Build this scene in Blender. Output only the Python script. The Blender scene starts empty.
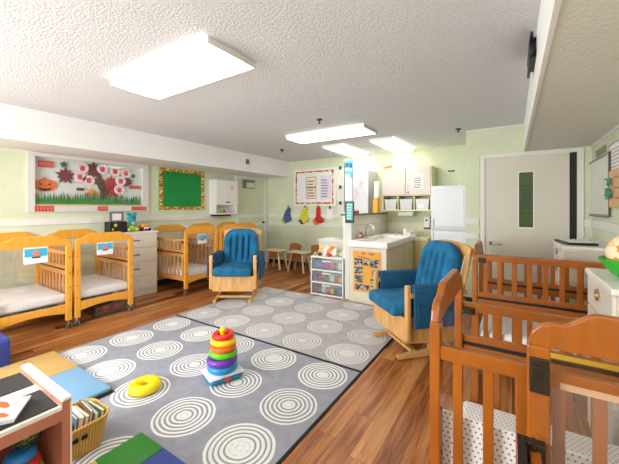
import bpy, bmesh, math, random
from mathutils import Vector, Matrix
random.seed(7)
sc = bpy.context.scene
COL = sc.collection
PI = math.pi
R = math.radians

# ------------------------------------------------------------------ materials
def lin(c):
    return tuple(((x/255)/12.92 if x/255 <= .04045 else ((x/255+.055)/1.055)**2.4) for x in c) + (1,)
MATS = {}
def P(name, col, rough=.55, metal=0, noise=0, scale=20, bump=0, bscale=80, coat=0, emis=None, estr=0, stretch=None):
    if name in MATS: return MATS[name]
    m = bpy.data.materials.new(name); m.use_nodes = True
    nt = m.node_tree; b = nt.nodes['Principled BSDF']
    b.inputs['Base Color'].default_value = lin(col)
    b.inputs['Roughness'].default_value = rough
    b.inputs['Metallic'].default_value = metal
    b.inputs['Coat Weight'].default_value = coat
    if emis:
        b.inputs['Emission Color'].default_value = lin(emis); b.inputs['Emission Strength'].default_value = estr
    if noise or bump:
        tc = nt.nodes.new('ShaderNodeTexCoord'); mp = nt.nodes.new('ShaderNodeMapping')
        nt.links.new(tc.outputs['Object'], mp.inputs['Vector'])
        if stretch: mp.inputs['Scale'].default_value = stretch
    if noise:
        n = nt.nodes.new('ShaderNodeTexNoise'); n.inputs['Scale'].default_value = scale; n.inputs['Detail'].default_value = 4
        nt.links.new(mp.outputs[0], n.inputs['Vector'])
        r = nt.nodes.new('ShaderNodeValToRGB'); r.color_ramp.elements[0].position = .3; r.color_ramp.elements[1].position = .7
        r.color_ramp.elements[0].color = lin([max(0, x*(1-noise)) for x in col])
        r.color_ramp.elements[1].color = lin([min(255, x*(1+noise*.6)) for x in col])
        nt.links.new(n.outputs['Fac'], r.inputs[0]); nt.links.new(r.outputs[0], b.inputs['Base Color'])
    if bump:
        n = nt.nodes.new('ShaderNodeTexNoise'); n.inputs['Scale'].default_value = bscale; n.inputs['Detail'].default_value = 3
        nt.links.new(mp.outputs[0], n.inputs['Vector'])
        bp = nt.nodes.new('ShaderNodeBump'); bp.inputs['Strength'].default_value = bump; bp.inputs['Distance'].default_value = .01
        nt.links.new(n.outputs['Fac'], bp.inputs['Height']); nt.links.new(bp.outputs[0], b.inputs['Normal'])
    MATS[name] = m
    return m

def mix_clear(name, gloss, tint=(255, 255, 255), grough=.03):
    m = bpy.data.materials.new(name); m.use_nodes = True; nt = m.node_tree
    nt.nodes.remove(nt.nodes['Principled BSDF']); out = nt.nodes['Material Output']
    t = nt.nodes.new('ShaderNodeBsdfTransparent'); t.inputs[0].default_value = lin(tint)
    g = nt.nodes.new('ShaderNodeBsdfGlossy'); g.inputs['Roughness'].default_value = grough
    mx = nt.nodes.new('ShaderNodeMixShader'); mx.inputs[0].default_value = gloss
    nt.links.new(t.outputs[0], mx.inputs[1]); nt.links.new(g.outputs[0], mx.inputs[2]); nt.links.new(mx.outputs[0], out.inputs[0])
    return m

def math_n(nt, op, a, b=None):
    n = nt.nodes.new('ShaderNodeMath'); n.operation = op
    for i, v in enumerate((a, b)):
        if v is None: continue
        if isinstance(v, (int, float)): n.inputs[i].default_value = v
        else: nt.links.new(v, n.inputs[i])
    return n.outputs[0]

def floor_mat():
    m = bpy.data.materials.new('wood_planks'); m.use_nodes = True; nt = m.node_tree; b = nt.nodes['Principled BSDF']
    tc = nt.nodes.new('ShaderNodeTexCoord'); sp = nt.nodes.new('ShaderNodeSeparateXYZ'); nt.links.new(tc.outputs['Object'], sp.inputs[0])
    px = math_n(nt, 'DIVIDE', sp.outputs[0], .125); ix = math_n(nt, 'FLOOR', px)
    wn = nt.nodes.new('ShaderNodeTexWhiteNoise'); wn.noise_dimensions = '1D'; nt.links.new(ix, wn.inputs['W'])
    py = math_n(nt, 'ADD', math_n(nt, 'DIVIDE', sp.outputs[1], 1.1), math_n(nt, 'MULTIPLY', wn.outputs['Value'], 5.0))
    iy = math_n(nt, 'FLOOR', py)
    cb = nt.nodes.new('ShaderNodeCombineXYZ'); nt.links.new(ix, cb.inputs[0]); nt.links.new(iy, cb.inputs[1])
    w2 = nt.nodes.new('ShaderNodeTexWhiteNoise'); w2.noise_dimensions = '2D'; nt.links.new(cb.outputs[0], w2.inputs['Vector'])
    # grain
    cg = nt.nodes.new('ShaderNodeCombineXYZ')
    nt.links.new(math_n(nt, 'MULTIPLY', sp.outputs[0], 26.0), cg.inputs[0])
    nt.links.new(math_n(nt, 'MULTIPLY', sp.outputs[1], 1.7), cg.inputs[1])
    nt.links.new(math_n(nt, 'MULTIPLY', w2.outputs['Value'], 30.0), cg.inputs[2])
    ns = nt.nodes.new('ShaderNodeTexNoise'); ns.inputs['Scale'].default_value = 1.0; ns.inputs['Detail'].default_value = 6; ns.inputs['Roughness'].default_value = .62
    ns.inputs['Distortion'].default_value = .6
    nt.links.new(cg.outputs[0], ns.inputs['Vector'])
    f = math_n(nt, 'ADD', math_n(nt, 'MULTIPLY', ns.outputs['Fac'], .95), math_n(nt, 'MULTIPLY', w2.outputs['Value'], .38))
    r = nt.nodes.new('ShaderNodeValToRGB'); cr = r.color_ramp
    cr.elements[0].position = .38; cr.elements[0].color = lin((74, 38, 18))
    cr.elements[1].position = .95; cr.elements[1].color = lin((204, 148, 92))
    e = cr.elements.new(.55); e.color = lin((126, 70, 32))
    e = cr.elements.new(.72); e.color = lin((170, 106, 54))
    nt.links.new(f, r.inputs[0])
    fx = math_n(nt, 'FRACT', px); fy = math_n(nt, 'FRACT', py)
    sx = math_n(nt, 'LESS_THAN', fx, .018); sy = math_n(nt, 'LESS_THAN', fy, .0025)
    s = math_n(nt, 'MAXIMUM', sx, sy)
    mx = nt.nodes.new('ShaderNodeMixRGB'); mx.inputs[2].default_value = lin((70, 38, 22))
    nt.links.new(math_n(nt, 'MULTIPLY', s, .7), mx.inputs[0]); nt.links.new(r.outputs[0], mx.inputs[1])
    nt.links.new(mx.outputs[0], b.inputs['Base Color'])
    b.inputs['Roughness'].default_value = .38; b.inputs['Specular IOR Level'].default_value = .35
    return m

def rug_mat(name, base, white, cx, cy):
    m = bpy.data.materials.new(name); m.use_nodes = True; nt = m.node_tree; b = nt.nodes['Principled BSDF']
    tc = nt.nodes.new('ShaderNodeTexCoord'); sp = nt.nodes.new('ShaderNodeSeparateXYZ'); nt.links.new(tc.outputs['Object'], sp.inputs[0])
    nz = nt.nodes.new('ShaderNodeTexNoise'); nz.inputs['Scale'].default_value = 9; nz.inputs['Detail'].default_value = 2
    nt.links.new(tc.outputs['Object'], nz.inputs['Vector'])
    X = math_n(nt, 'DIVIDE', math_n(nt, 'SUBTRACT', sp.outputs[0], cx), .505)
    Y = math_n(nt, 'DIVIDE', math_n(nt, 'SUBTRACT', sp.outputs[1], cy), .455)
    iX = math_n(nt, 'ROUND', X); iY = math_n(nt, 'ROUND', Y)
    dx = math_n(nt, 'MULTIPLY', math_n(nt, 'SUBTRACT', X, iX), .505)
    dy = math_n(nt, 'MULTIPLY', math_n(nt, 'SUBTRACT', Y, iY), .455)
    d = math_n(nt, 'SQRT', math_n(nt, 'ADD', math_n(nt, 'MULTIPLY', dx, dx), math_n(nt, 'MULTIPLY', dy, dy)))
    d2 = math_n(nt, 'ADD', d, math_n(nt, 'MULTIPLY', math_n(nt, 'SUBTRACT', nz.outputs['Fac'], .5), .012))
    cb = nt.nodes.new('ShaderNodeCombineXYZ'); nt.links.new(iX, cb.inputs[0]); nt.links.new(iY, cb.inputs[1])
    wn = nt.nodes.new('ShaderNodeTexWhiteNoise'); wn.noise_dimensions = '2D'; nt.links.new(cb.outputs[0], wn.inputs['Vector'])
    ph = math_n(nt, 'FRACT', math_n(nt, 'DIVIDE', d2, .0303))
    duty = math_n(nt, 'ADD', .40, math_n(nt, 'MULTIPLY', wn.outputs['Value'], .22))
    ring = math_n(nt, 'LESS_THAN', ph, duty)
    inside = math_n(nt, 'LESS_THAN', d2, .2)
    core = math_n(nt, 'LESS_THAN', d2, math_n(nt, 'ADD', .02, math_n(nt, 'MULTIPLY', wn.outputs['Value'], .055)))
    nf = nt.nodes.new('ShaderNodeTexNoise'); nf.inputs['Scale'].default_value = 150; nt.links.new(tc.outputs['Object'], nf.inputs['Vector'])
    core = math_n(nt, 'MULTIPLY', core, math_n(nt, 'GREATER_THAN', nf.outputs['Fac'], .42))
    fac = math_n(nt, 'MULTIPLY', math_n(nt, 'MAXIMUM', ring, core), inside)
    n2 = nt.nodes.new('ShaderNodeTexNoise'); n2.inputs['Scale'].default_value = 14; n2.inputs['Detail'].default_value = 5; nt.links.new(tc.outputs['Object'], n2.inputs['Vector'])
    r = nt.nodes.new('ShaderNodeValToRGB'); r.color_ramp.elements[0].position = .3; r.color_ramp.elements[1].position = .7
    r.color_ramp.elements[0].color = lin([x*.95 for x in base]); r.color_ramp.elements[1].color = lin([x*1.04 for x in base])
    nt.links.new(n2.outputs['Fac'], r.inputs[0])
    mx = nt.nodes.new('ShaderNodeMixRGB'); mx.inputs[2].default_value = lin(white)
    nt.links.new(math_n(nt, 'MULTIPLY', fac, .88), mx.inputs[0]); nt.links.new(r.outputs[0], mx.inputs[1])
    nt.links.new(mx.outputs[0], b.inputs['Base Color']); b.inputs['Roughness'].default_value = .95
    bp = nt.nodes.new('ShaderNodeBump'); bp.inputs['Strength'].default_value = .5; bp.inputs['Distance'].default_value = .004
    nt.links.new(nf.outputs['Fac'], bp.inputs['Height']); nt.links.new(bp.outputs[0], b.inputs['Normal'])
    return m

def dots_mat(name, base, dot, spacing=.028, r=.18, plane=(0, 1)):
    m = bpy.data.materials.new(name); m.use_nodes = True; nt = m.node_tree; b = nt.nodes['Principled BSDF']
    tc = nt.nodes.new('ShaderNodeTexCoord'); sp = nt.nodes.new('ShaderNodeSeparateXYZ'); nt.links.new(tc.outputs['Object'], sp.inputs[0])
    X = math_n(nt, 'DIVIDE', sp.outputs[plane[0]], spacing); Y = math_n(nt, 'DIVIDE', sp.outputs[plane[1]], spacing)
    iy = math_n(nt, 'FLOOR', Y); X = math_n(nt, 'ADD', X, math_n(nt, 'MULTIPLY', iy, .37))
    dx = math_n(nt, 'SUBTRACT', math_n(nt, 'FRACT', X), .5); dy = math_n(nt, 'SUBTRACT', math_n(nt, 'FRACT', Y), .5)
    d = math_n(nt, 'SQRT', math_n(nt, 'ADD', math_n(nt, 'MULTIPLY', dx, dx), math_n(nt, 'MULTIPLY', dy, dy)))
    f = math_n(nt, 'LESS_THAN', d, r)
    mx = nt.nodes.new('ShaderNodeMixRGB'); mx.inputs[1].default_value = lin(base); mx.inputs[2].default_value = lin(dot)
    nt.links.new(f, mx.inputs[0]); nt.links.new(mx.outputs[0], b.inputs['Base Color']); b.inputs['Roughness'].default_value = .85
    return m

def patch_mat(name, cols, scale=14, rough=.6):
    """voronoi patches of several colours (printed border, photo collage)"""
    m = bpy.data.materials.new(name); m.use_nodes = True; nt = m.node_tree; b = nt.nodes['Principled BSDF']
    tc = nt.nodes.new('ShaderNodeTexCoord'); v = nt.nodes.new('ShaderNodeTexVoronoi'); v.inputs['Scale'].default_value = scale
    nt.links.new(tc.outputs['Object'], v.inputs['Vector'])
    wn = nt.nodes.new('ShaderNodeTexWhiteNoise'); wn.noise_dimensions = '3D'; nt.links.new(v.outputs['Position'], wn.inputs['Vector'])
    r = nt.nodes.new('ShaderNodeValToRGB'); r.color_ramp.interpolation = 'CONSTANT'; cr = r.color_ramp
    cr.elements[0].color = lin(cols[0]); cr.elements[1].position = 1/len(cols); cr.elements[1].color = lin(cols[1])
    for i, c in enumerate(cols[2:], 2):
        e = cr.elements.new(i/len(cols)); e.color = lin(c)
    nt.links.new(wn.outputs['Value'], r.inputs[0]); nt.links.new(r.outputs[0], b.inputs['Base Color']); b.inputs['Roughness'].default_value = rough
    return m

def popcorn():
    m = bpy.data.materials.new('textured_ceiling'); m.use_nodes = True; nt = m.node_tree; b = nt.nodes['Principled BSDF']
    b.inputs['Base Color'].default_value = lin((224, 226, 229)); b.inputs['Roughness'].default_value = .95
    tc = nt.nodes.new('ShaderNodeTexCoord')
    n = nt.nodes.new('ShaderNodeTexNoise'); n.inputs['Scale'].default_value = 70; n.inputs['Detail'].default_value = 4; n.inputs['Roughness'].default_value = .6
    nt.links.new(tc.outputs['Object'], n.inputs['Vector'])
    bp = nt.nodes.new('ShaderNodeBump'); bp.inputs['Strength'].default_value = .6; bp.inputs['Distance'].default_value = .015
    nt.links.new(n.outputs['Fac'], bp.inputs['Height']); nt.links.new(bp.outputs[0], b.inputs['Normal'])
    return m

M_WALL = P('green_wall_paint', (212, 219, 190), .7, noise=.03, scale=2)
M_RAIL = P('white_rail_paint', (226, 226, 218), .5)
M_CEIL = popcorn()  
M_SOFFIT = P('white_soffit_paint', (238, 238, 237), .8)
M_LOWC = P('low_ceiling_paint', (228, 226, 221), .9, bump=.5, bscale=45)
M_WOODL = P('golden_crib_wood', (232, 164, 56), .38, noise=.03, scale=5, stretch=(1, 6, 1), coat=.15)
M_WOODLD = P('golden_crib_slat_wood', (216, 150, 82), .42, noise=.04, scale=5, stretch=(6, 6, 1))
M_WOODR = P('orange_crib_wood', (152, 82, 16), .36, noise=.08, scale=6, stretch=(1, 5, 1), coat=.25)
M_PALEW = P('pale_maple_wood', (212, 162, 98), .42, noise=.10, scale=5, stretch=(6, 6, 1))
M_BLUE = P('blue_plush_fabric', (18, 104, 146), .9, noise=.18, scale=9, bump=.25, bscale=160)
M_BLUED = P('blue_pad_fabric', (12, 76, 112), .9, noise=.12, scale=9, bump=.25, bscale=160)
M_WHITE = P('white_paint', (233, 232, 228), .4)
M_OFFW = P('off_white_laminate', (226, 220, 206), .45)
M_BEIGE = P('beige_laminate', (214, 204, 184), .5, noise=.03, scale=3)
M_DOOR = P('door_paint', (212, 207, 193), .45)
M_BLACK = P('black_plastic', (22, 22, 24), .45)
M_DARK = P('dark_bronze_metal', (60, 52, 42), .35, metal=.6)
M_CHROME = P('chrome', (190, 190, 190), .18, metal=1)
M_SHEET = P('white_sheet', (232, 230, 228), .9, bump=.3, bscale=30)
M_DOTS = dots_mat('dotted_sheet', (232, 230, 228), (140, 134, 138), .018, .2)
M_DOTSV = dots_mat('dotted_cloth', (230, 228, 226), (120, 114, 118), .0175, .2, plane=(0, 2))
M_PAPER = P('white_paper', (236, 235, 232), .8)
M_CLEAR = mix_clear('clear_plexiglass', .07)
M_GLASS = mix_clear('display_glass', .05)
M_CLOUDY = mix_clear('clear_drawer_plastic', .14, (242, 244, 246), .4)
M_LENS = P('lamp_diffuser', (250, 250, 250), .5, emis=(255, 251, 243), estr=4.6)
M_RED = P('red_card', (205, 70, 58), .7)
M_PINK = P('pink_print', (214, 66, 84), .8)
M_GREEN = P('green_board_paper', (16, 140, 62), .75, noise=.06, scale=2)
M_GRASS = P('green_grass_paper', (44, 128, 54), .8)
M_BROWN = P('brown_tree_paper', (88, 54, 46), .85)
M_MAROON = P('maroon_leaf_paper', (104, 26, 32), .8)
M_ORANGE = P('orange_paper', (228, 108, 46), .8)
M_YEL = P('yellow_plastic', (240, 214, 10), .35)
M_BASE = P('black_baseboard', (34, 32, 30), .5)

# ------------------------------------------------------------------ mesh builder
class MB:
    def __init__(s): s.bm = bmesh.new()
    def box(s, a, b, bev=0, seg=2):
        t = bmesh.new(); bmesh.ops.create_cube(t, size=1)
        for v in t.verts:
            v.co = Vector([a[i] + (v.co[i]+.5)*(b[i]-a[i]) for i in range(3)])
        if bev:
            bmesh.ops.bevel(t, geom=t.edges[:], offset=bev, segments=seg, affect='EDGES', profile=.5)
        return s.add(t)
    def add(s, t, mat=None):
        if mat is not None: bmesh.ops.transform(t, matrix=mat, verts=t.verts[:])
        me = bpy.data.meshes.new('t'); t.to_mesh(me); t.free(); s.bm.from_mesh(me); bpy.data.meshes.remove(me); return s
    def cyl(s, p, q, r, r2=None, n=14):
        p, q = Vector(p), Vector(q); d = q-p
        t = bmesh.new(); bmesh.ops.create_cone(t, cap_ends=True, segments=n, radius1=r, radius2=r if r2 is None else r2, depth=d.length)
        return s.add(t, Matrix.Translation((p+q)/2) @ d.to_track_quat('Z', 'Y').to_matrix().to_4x4())
    def sph(s, c, r, sc3=(1, 1, 1), n=14):
        t = bmesh.new(); bmesh.ops.create_uvsphere(t, u_segments=n, v_segments=max(6, n*2//3), radius=r)
        return s.add(t, Matrix.Translation(c) @ Matrix.Diagonal((*sc3, 1)))
    def torus(s, c, R_, r, n=32, k=12, squash=1, mat=None):
        t = bmesh.new(); vs = []
        for i in range(n):
            a = 2*PI*i/n
            vs.append([t.verts.new((math.cos(a)*(R_+r*math.cos(2*PI*j/k)), math.sin(a)*(R_+r*math.cos(2*PI*j/k)), squash*r*math.sin(2*PI*j/k))) for j in range(k)])
        for i in range(n):
            for j in range(k):
                t.faces.new((vs[i][j], vs[(i+1) % n][j], vs[(i+1) % n][(j+1) % k], vs[i][(j+1) % k]))
        m = Matrix.Translation(c)
        if mat is not None: m = m @ mat
        return s.add(t, m)
    def lathe(s, prof, c=(0, 0, 0), n=24, cap=True):
        t = bmesh.new(); rings = []
        for (r, z) in prof:
            rings.append([t.verts.new((r*math.cos(2*PI*i/n), r*math.sin(2*PI*i/n), z)) for i in range(n)])
        for a, b in zip(rings, rings[1:]):
            for i in range(n): t.faces.new((a[i], a[(i+1) % n], b[(i+1) % n], b[i]))
        if cap:
            t.faces.new(rings[0][::-1]); t.faces.new(rings[-1])
        return s.add(t, Matrix.Translation(c))
    def tube(s, pts, r, n=10):
        pts = [Vector(p) for p in pts]
        t = bmesh.new(); rings = []
        for i, p in enumerate(pts):
            d = (pts[min(i+1, len(pts)-1)] - pts[max(i-1, 0)]).normalized()
            q = d.to_track_quat('Z', 'Y')
            rings.append([t.verts.new(p + q @ Vector((r*math.cos(2*PI*k/n), r*math.sin(2*PI*k/n), 0))) for k in range(n)])
        for a, b in zip(rings, rings[1:]):
            for k in range(n): t.faces.new((a[k], a[(k+1) % n], b[(k+1) % n], b[k]))
        t.faces.new(rings[0][::-1]); t.faces.new(rings[-1])
        return s.add(t)
    def prism(s, pts, axis, lo, hi):
        """polygon in the two other axes extruded along axis from lo to hi"""
        t = bmesh.new()
        def mk(p, h):
            c = [0, 0, 0]; o = [i for i in range(3) if i != axis]; c[o[0]] = p[0]; c[o[1]] = p[1]; c[axis] = h; return t.verts.new(c)
        A = [mk(p, lo) for p in pts]; B = [mk(p, hi) for p in pts]
        t.faces.new(A); t.faces.new(B[::-1])
        for i in range(len(pts)): t.faces.new((A[i], B[i], B[(i+1) % len(pts)], A[(i+1) % len(pts)]))
        bmesh.ops.recalc_face_normals(t, faces=t.faces[:])
        bmesh.ops.triangulate(t, faces=[f for f in t.faces if len(f.verts) > 4])
        return s.add(t)
    def strip(s, us, lo, hi, axis, a, b):
        """solid band: for each u a low and a high z, extruded along axis (0 or 1)"""
        t = bmesh.new()
        def mk(u, z, h): return t.verts.new((h, u, z) if axis == 0 else (u, h, z))
        g = [[mk(u, l, a), mk(u, h, a), mk(u, h, b), mk(u, l, b)] for u, l, h in zip(us, lo, hi)]
        for p, q in zip(g, g[1:]):
            for k in range(4): t.faces.new((p[k], p[(k+1) % 4], q[(k+1) % 4], q[k]))
        t.faces.new(g[0][::-1]); t.faces.new(g[-1])
        bmesh.ops.recalc_face_normals(t, faces=t.faces[:])
        return s.add(t)
    def xform(s, m): bmesh.ops.transform(s.bm, matrix=m, verts=s.bm.verts[:]); return s
    def build(s, name, mat, parent=None, smooth=False, bevel=0, loc=None):
        bmesh.ops.recalc_face_normals(s.bm, faces=s.bm.faces[:])
        me = bpy.data.meshes.new(name); 
        off = Vector((0, 0, 0))
        if parent is None and loc is None:
            xs = [v.co for v in s.bm.verts]
            lo = [min(v[i] for v in xs) for i in range(3)]; hi = [max(v[i] for v in xs) for i in range(3)]
            off = Vector(((lo[0]+hi[0])/2, (lo[1]+hi[1])/2, lo[2]))
            bmesh.ops.translate(s.bm, vec=-off, verts=s.bm.verts[:])
        s.bm.to_mesh(me); s.bm.free()
        me.materials.append(mat)
        o = bpy.data.objects.new(name, me); COL.objects.link(o)
        o.location = off if loc is None else loc
        if parent: o.parent = parent
        if smooth:
            for p in me.polygons: p.use_smooth = True
            if hasattr(me, 'set_sharp_from_angle'): me.set_sharp_from_angle(angle=R(40))
        if bevel:
            b = o.modifiers.new('bevel', 'BEVEL'); b.width = bevel; b.segments = 2; b.limit_method = 'ANGLE'
        return o

def tag(o, label=None, cat=None, group=None):
    if label: o['label'] = label
    if cat: o['category'] = cat
    if group: o['group'] = group
    return o
def empty(name, loc, rz=0, label=None, cat=None, group=None):
    e = bpy.data.objects.new(name, None); COL.objects.link(e); e.location = loc; e.rotation_euler = (0, 0, rz)
    e.empty_display_size = .1
    return tag(e, label, cat, group)
def struct(o): o['kind'] = 'structure'; return o
def sbox(name, a, b, mat, parent=None, **k):
    o = MB().box(a, b).build(name, mat, parent, **k)
    if parent is None: struct(o)
    return o
def copy_tree(o, parent=None):
    c = o.copy(); COL.objects.link(c)
    if parent: c.parent = parent
    for ch in list(o.children): copy_tree(ch, c)
    return c

# ------------------------------------------------------------------ room shell
XL, XR, YB, YF, H = -5.15, .79, -2.2, 5.95, 2.44
ZS = 2.08
sbox('floor', (XL-.1, YB-.1, -.1), (XR+.1, YF+.1, 0), floor_mat(), loc=(0, 0, 0))
sbox('ceiling', (XL-.1, YB-.1, H), (XR+.1, YF+.1, H+.1), M_CEIL, loc=(0, 0, 0))
# left wall, with the opening of the display window
LW = MB()
LW.box((XL-.12, YB-.1, 0), (XL, 1.42, H)).box((XL-.12, 2.84, 0), (XL, YF+.1, H)).box((XL-.12, 1.42, 0), (XL, 2.84, 1.38)).box((XL-.12, 1.42, 2.03), (XL, 2.84, H))
struct(LW.build('wall_left', M_WALL))
sbox('wall_far', (XL, YF, 0), (-.55, YF+.1, H), M_WALL)
W2 = MB().box((-.55, 4.9, 0), (-.375, YF+.1, H)).box((.66, 4.9, 0), (XR+.1, YF+.1, H)).box((-.375, 4.9, 2.075), (.66, YF+.1, H)).box((-.375, 5.15, 0), (.66, YF+.1, 2.075))
struct(W2.build('wall_door', M_WALL))
sbox('wall_right', (XR, YB-.1, 0), (XR+.1, 4.9, H), M_WALL)
BW = MB().box((XL, YB-.1, 0), (-4.0, YB, H)).box((-1.6, YB-.1, 0), (XR, YB, H)).box((-4.0, YB-.1, 0), (-1.6, YB, .9)).box((-4.0, YB-.1, 2.05), (-1.6, YB, H))
struct(BW.build('wall_back', M_WALL))
wf = empty('window_1', (-2.8, YB-.03, .9)); struct(wf)
w = MB()
w.box((-1.2, -.04, 0), (-1.14, .04, 1.15)).box((1.14, -.04, 0), (1.2, .04, 1.15)).box((-1.2, -.04, 0), (1.2, .04, .06)).box((-1.2, -.04, 1.09), (1.2, .04, 1.15)).box((-.03, -.04, 0), (.03, .04, 1.15))
w.build('window_frame', M_WHITE, wf)
MB().box((-1.14, -.005, .06), (1.14, .005, 1.09)).build('window_pane', M_CLEAR, wf)
# dropped soffit on the left, lower ceiling on the right
sbox('trim_soffit', (XL, YB, ZS), (-4.43, YF, H), M_SOFFIT)
LC = struct(MB().box((.145, YB, 2.085), (XR, 4.9, H)).build('ceiling_low', M_LOWC))
struct(MB().box((.125, YB, 2.08), (.145, 4.9, H)).build('trim_beam', M_SOFFIT))
# rails and baseboards
def rail(n, a, b): struct(MB().box(a, b).build(n, M_RAIL, bevel=.004))
for k, (z0, z1) in enumerate(((1.13, 1.215), (.93, 1.01))):
    rail('trim_%d' % (1+k), (XL, YB, z0), (XL+.018, 4.86, z1))
    rail('trim_%d' % (3+k), (XL+.1, YF-.018, z0), (-2.2, YF, z1))
    rail('trim_%d' % (5+k), (-.55, 4.882, z0-.01), (-.385, 4.9, z1-.01))
    rail('trim_%d' % (7+k), (.715, 4.882, z0), (XR, 4.9, z1))
    rail('trim_%d' % (9+k), (XR-.018, YB, z0), (XR, 4.88, z1))
sbox('baseboard_left', (XL, YB, 0), (XL+.012, 4.86, .1), M_BASE)
sbox('baseboard_far', (XL+.1, YF-.012, 0), (-.55, YF, .1), M_BASE)
sbox('baseboard_right', (XR-.012, YB, 0), (XR, 4.9, .1), M_BASE)
sbox('baseboard_door', (-.55, 4.888, 0), (-.38, 4.9, .1), M_BASE)
sbox('trim_11', (-.55, 4.885, 2.42), (.125, 4.9, 2.44), M_RAIL)
sbox('trim_12', (XR-.014, YB, 2.055), (XR, 4.9, 2.085), M_RAIL)

# door 1, far right
d1 = struct(empty('door_1', (.13, 4.9, 0)))
f = MB().box((-.50, -.02, 0), (-.445, .06, 2.03)).box((.525, -.02, 0), (.585, .06, 2.03)).box((-.50, -.02, 2.03), (.585, .06, 2.075))
f.build('door_frame', M_RAIL, d1)
f = MB().box((-.445, .0, .01), (-.057, .045, 2.03)).box((.097, .0, .01), (.455, .045, 2.03)).box((-.057, .0, .01), (.097, .045, 1.10)).box((-.057, .0, 1.82), (.097, .045, 2.03))
f.build('door_leaf', M_DOOR, d1)
f = MB().box((-.07, -.008, 1.09), (-.055, -.0005, 1.83)).box((.095, -.008, 1.09), (.11, -.0005, 1.83)).box((-.055, -.008, 1.09), (.095, -.0005, 1.105)).box((-.055, -.008, 1.815), (.095, -.0005, 1.83))
f.build('window_trim', M_WHITE, d1)
pn = MB().box((-.057, .012, 1.10), (.097, .02, 1.82)).build('window_pane', P('green_glass', (66, 92, 44), .25), d1)
f = MB()
for z, wd in ((1.63, .12), (1.585, .13), (1.54, .12), (1.50, .13), (1.46, .10), (1.425, .12), (1.39, .10)):
    f.box((.02-wd/2, .006, z), (.02+wd/2, .011, z+.012))
for x, z in ((-.02, 1.35), (.05, 1.35), (-.01, 1.28), (.07, 1.28)): f.cyl((x, .011, z), (x, .006, z), .016)
f.build('window_print', P('dark_green_print', (24, 36, 18), .5), pn)
MB().box((.455, .02, .01), (.525, .05, 2.03)).build('gap_shade', P('dark_door_gap', (36, 30, 26), .7), d1)  # dark strip stands in for the shaded gap beside the door leaf
f = MB().cyl((-.37, 0, .88), (-.37, -.045, .88), .026).tube([(-.37, -.045, .88), (-.34, -.055, .88), (-.25, -.055, .872)], .011)
f.build('door_handle', M_CHROME, d1, smooth=True)

# door 2, at the end of the left wall
d2 = struct(empty('door_2', (XL, 5.40, 0)))
f = MB().box((0, -.50, 0), (.035, -.44, 2.02)).box((0, .44, 0), (.035, .54, 2.02)).box((0, -.50, 2.02), (.035, .54, 2.078))
f.build('door_frame', M_RAIL, d2)
MB().box((0, -.44, .01), (.015, .44, 2.02)).build('door_leaf', M_WALL, d2)
f = MB().box((.015, -.44, 1.13), (.028, .44, 1.2)).box((.015, -.44, .94), (.028, .44, 1.0)); f.build('door_rail', M_RAIL, d2)
MB().box((.016, -.28, 1.80), (.03, .10, 2.0)).build('window_frame', P('grey_frame', (120, 118, 110), .4), d2)
MB().box((.031, -.17, 1.82), (.033, .09, 1.94)).build('window_pane', P('bright_pane', (216, 220, 216), .2), d2)
MB().sph((.06, .38, 1.0), .028).cyl((.015, .38, 1.0), (.05, .38, 1.0), .012).build('door_knob', M_DARK, d2, smooth=True)

# ------------------------------------------------------------------ ceiling lights
def light_fixture(x0, x1, y0, y1, label):
    cx, cy = (x0+x1)/2, (y0+y1)/2; a, b = (x1-x0)/2, (y1-y0)/2; longx = a > b
    t = empty('ceiling_light', (cx, cy, H), 0, label, 'ceiling light', 'fluorescent ceiling lights')
    f = MB()
    f.box((-a+.0125, -b+.0125, -.02), (a-.0125, b-.0125, 0))
    if longx:
        f.box((-a, -b, -.044), (-a+.012, b, 0)).box((a-.012, -b, -.044), (a, b, 0))
        us = [-b + 2*b*i/12 for i in range(13)]
    else:
        f.box((-a, -b, -.044), (a, -b+.012, 0)).box((-a, b-.012, -.044), (a, b, 0))
        us = [-a + 2*a*i/12 for i in range(13)]
    f.build('housing', M_WHITE, t)
    h = b if longx else a
    lo = [-.050 + .014*(abs(u)/h)**4 for u in us]
    if longx: MB().strip([u for u in us], lo, [-.021]*13, 0, -a+.013, a-.013).build('diffuser', M_LENS, t, smooth=True)
    else: MB().strip([u for u in us], lo, [-.021]*13, 1, -b+.013, b-.013).build('diffuser', M_LENS, t, smooth=True)
    return t
light_fixture(-2.85, -1.60, 1.295, 1.735, 'large bright wrap ceiling light nearest the front of the room')
light_fixture(-2.86, -1.60, 3.75, 4.22, 'bright wrap ceiling light in mid room, beside the sprinkler')
light_fixture(-2.77, -2.42, 4.68, 5.90, 'narrow ceiling light pointing at the far wall, the left one of the pair')
light_fixture(-1.88, -1.53, 4.65, 5.88, 'narrow ceiling light pointing at the far wall, the right one above the cupboard')
light_fixture(-2.78, -1.54, -1.2, -.76, 'added ceiling light, unseen behind the viewpoint over the toy shelf')  # extra fixture out of view, added to brighten the room

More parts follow.
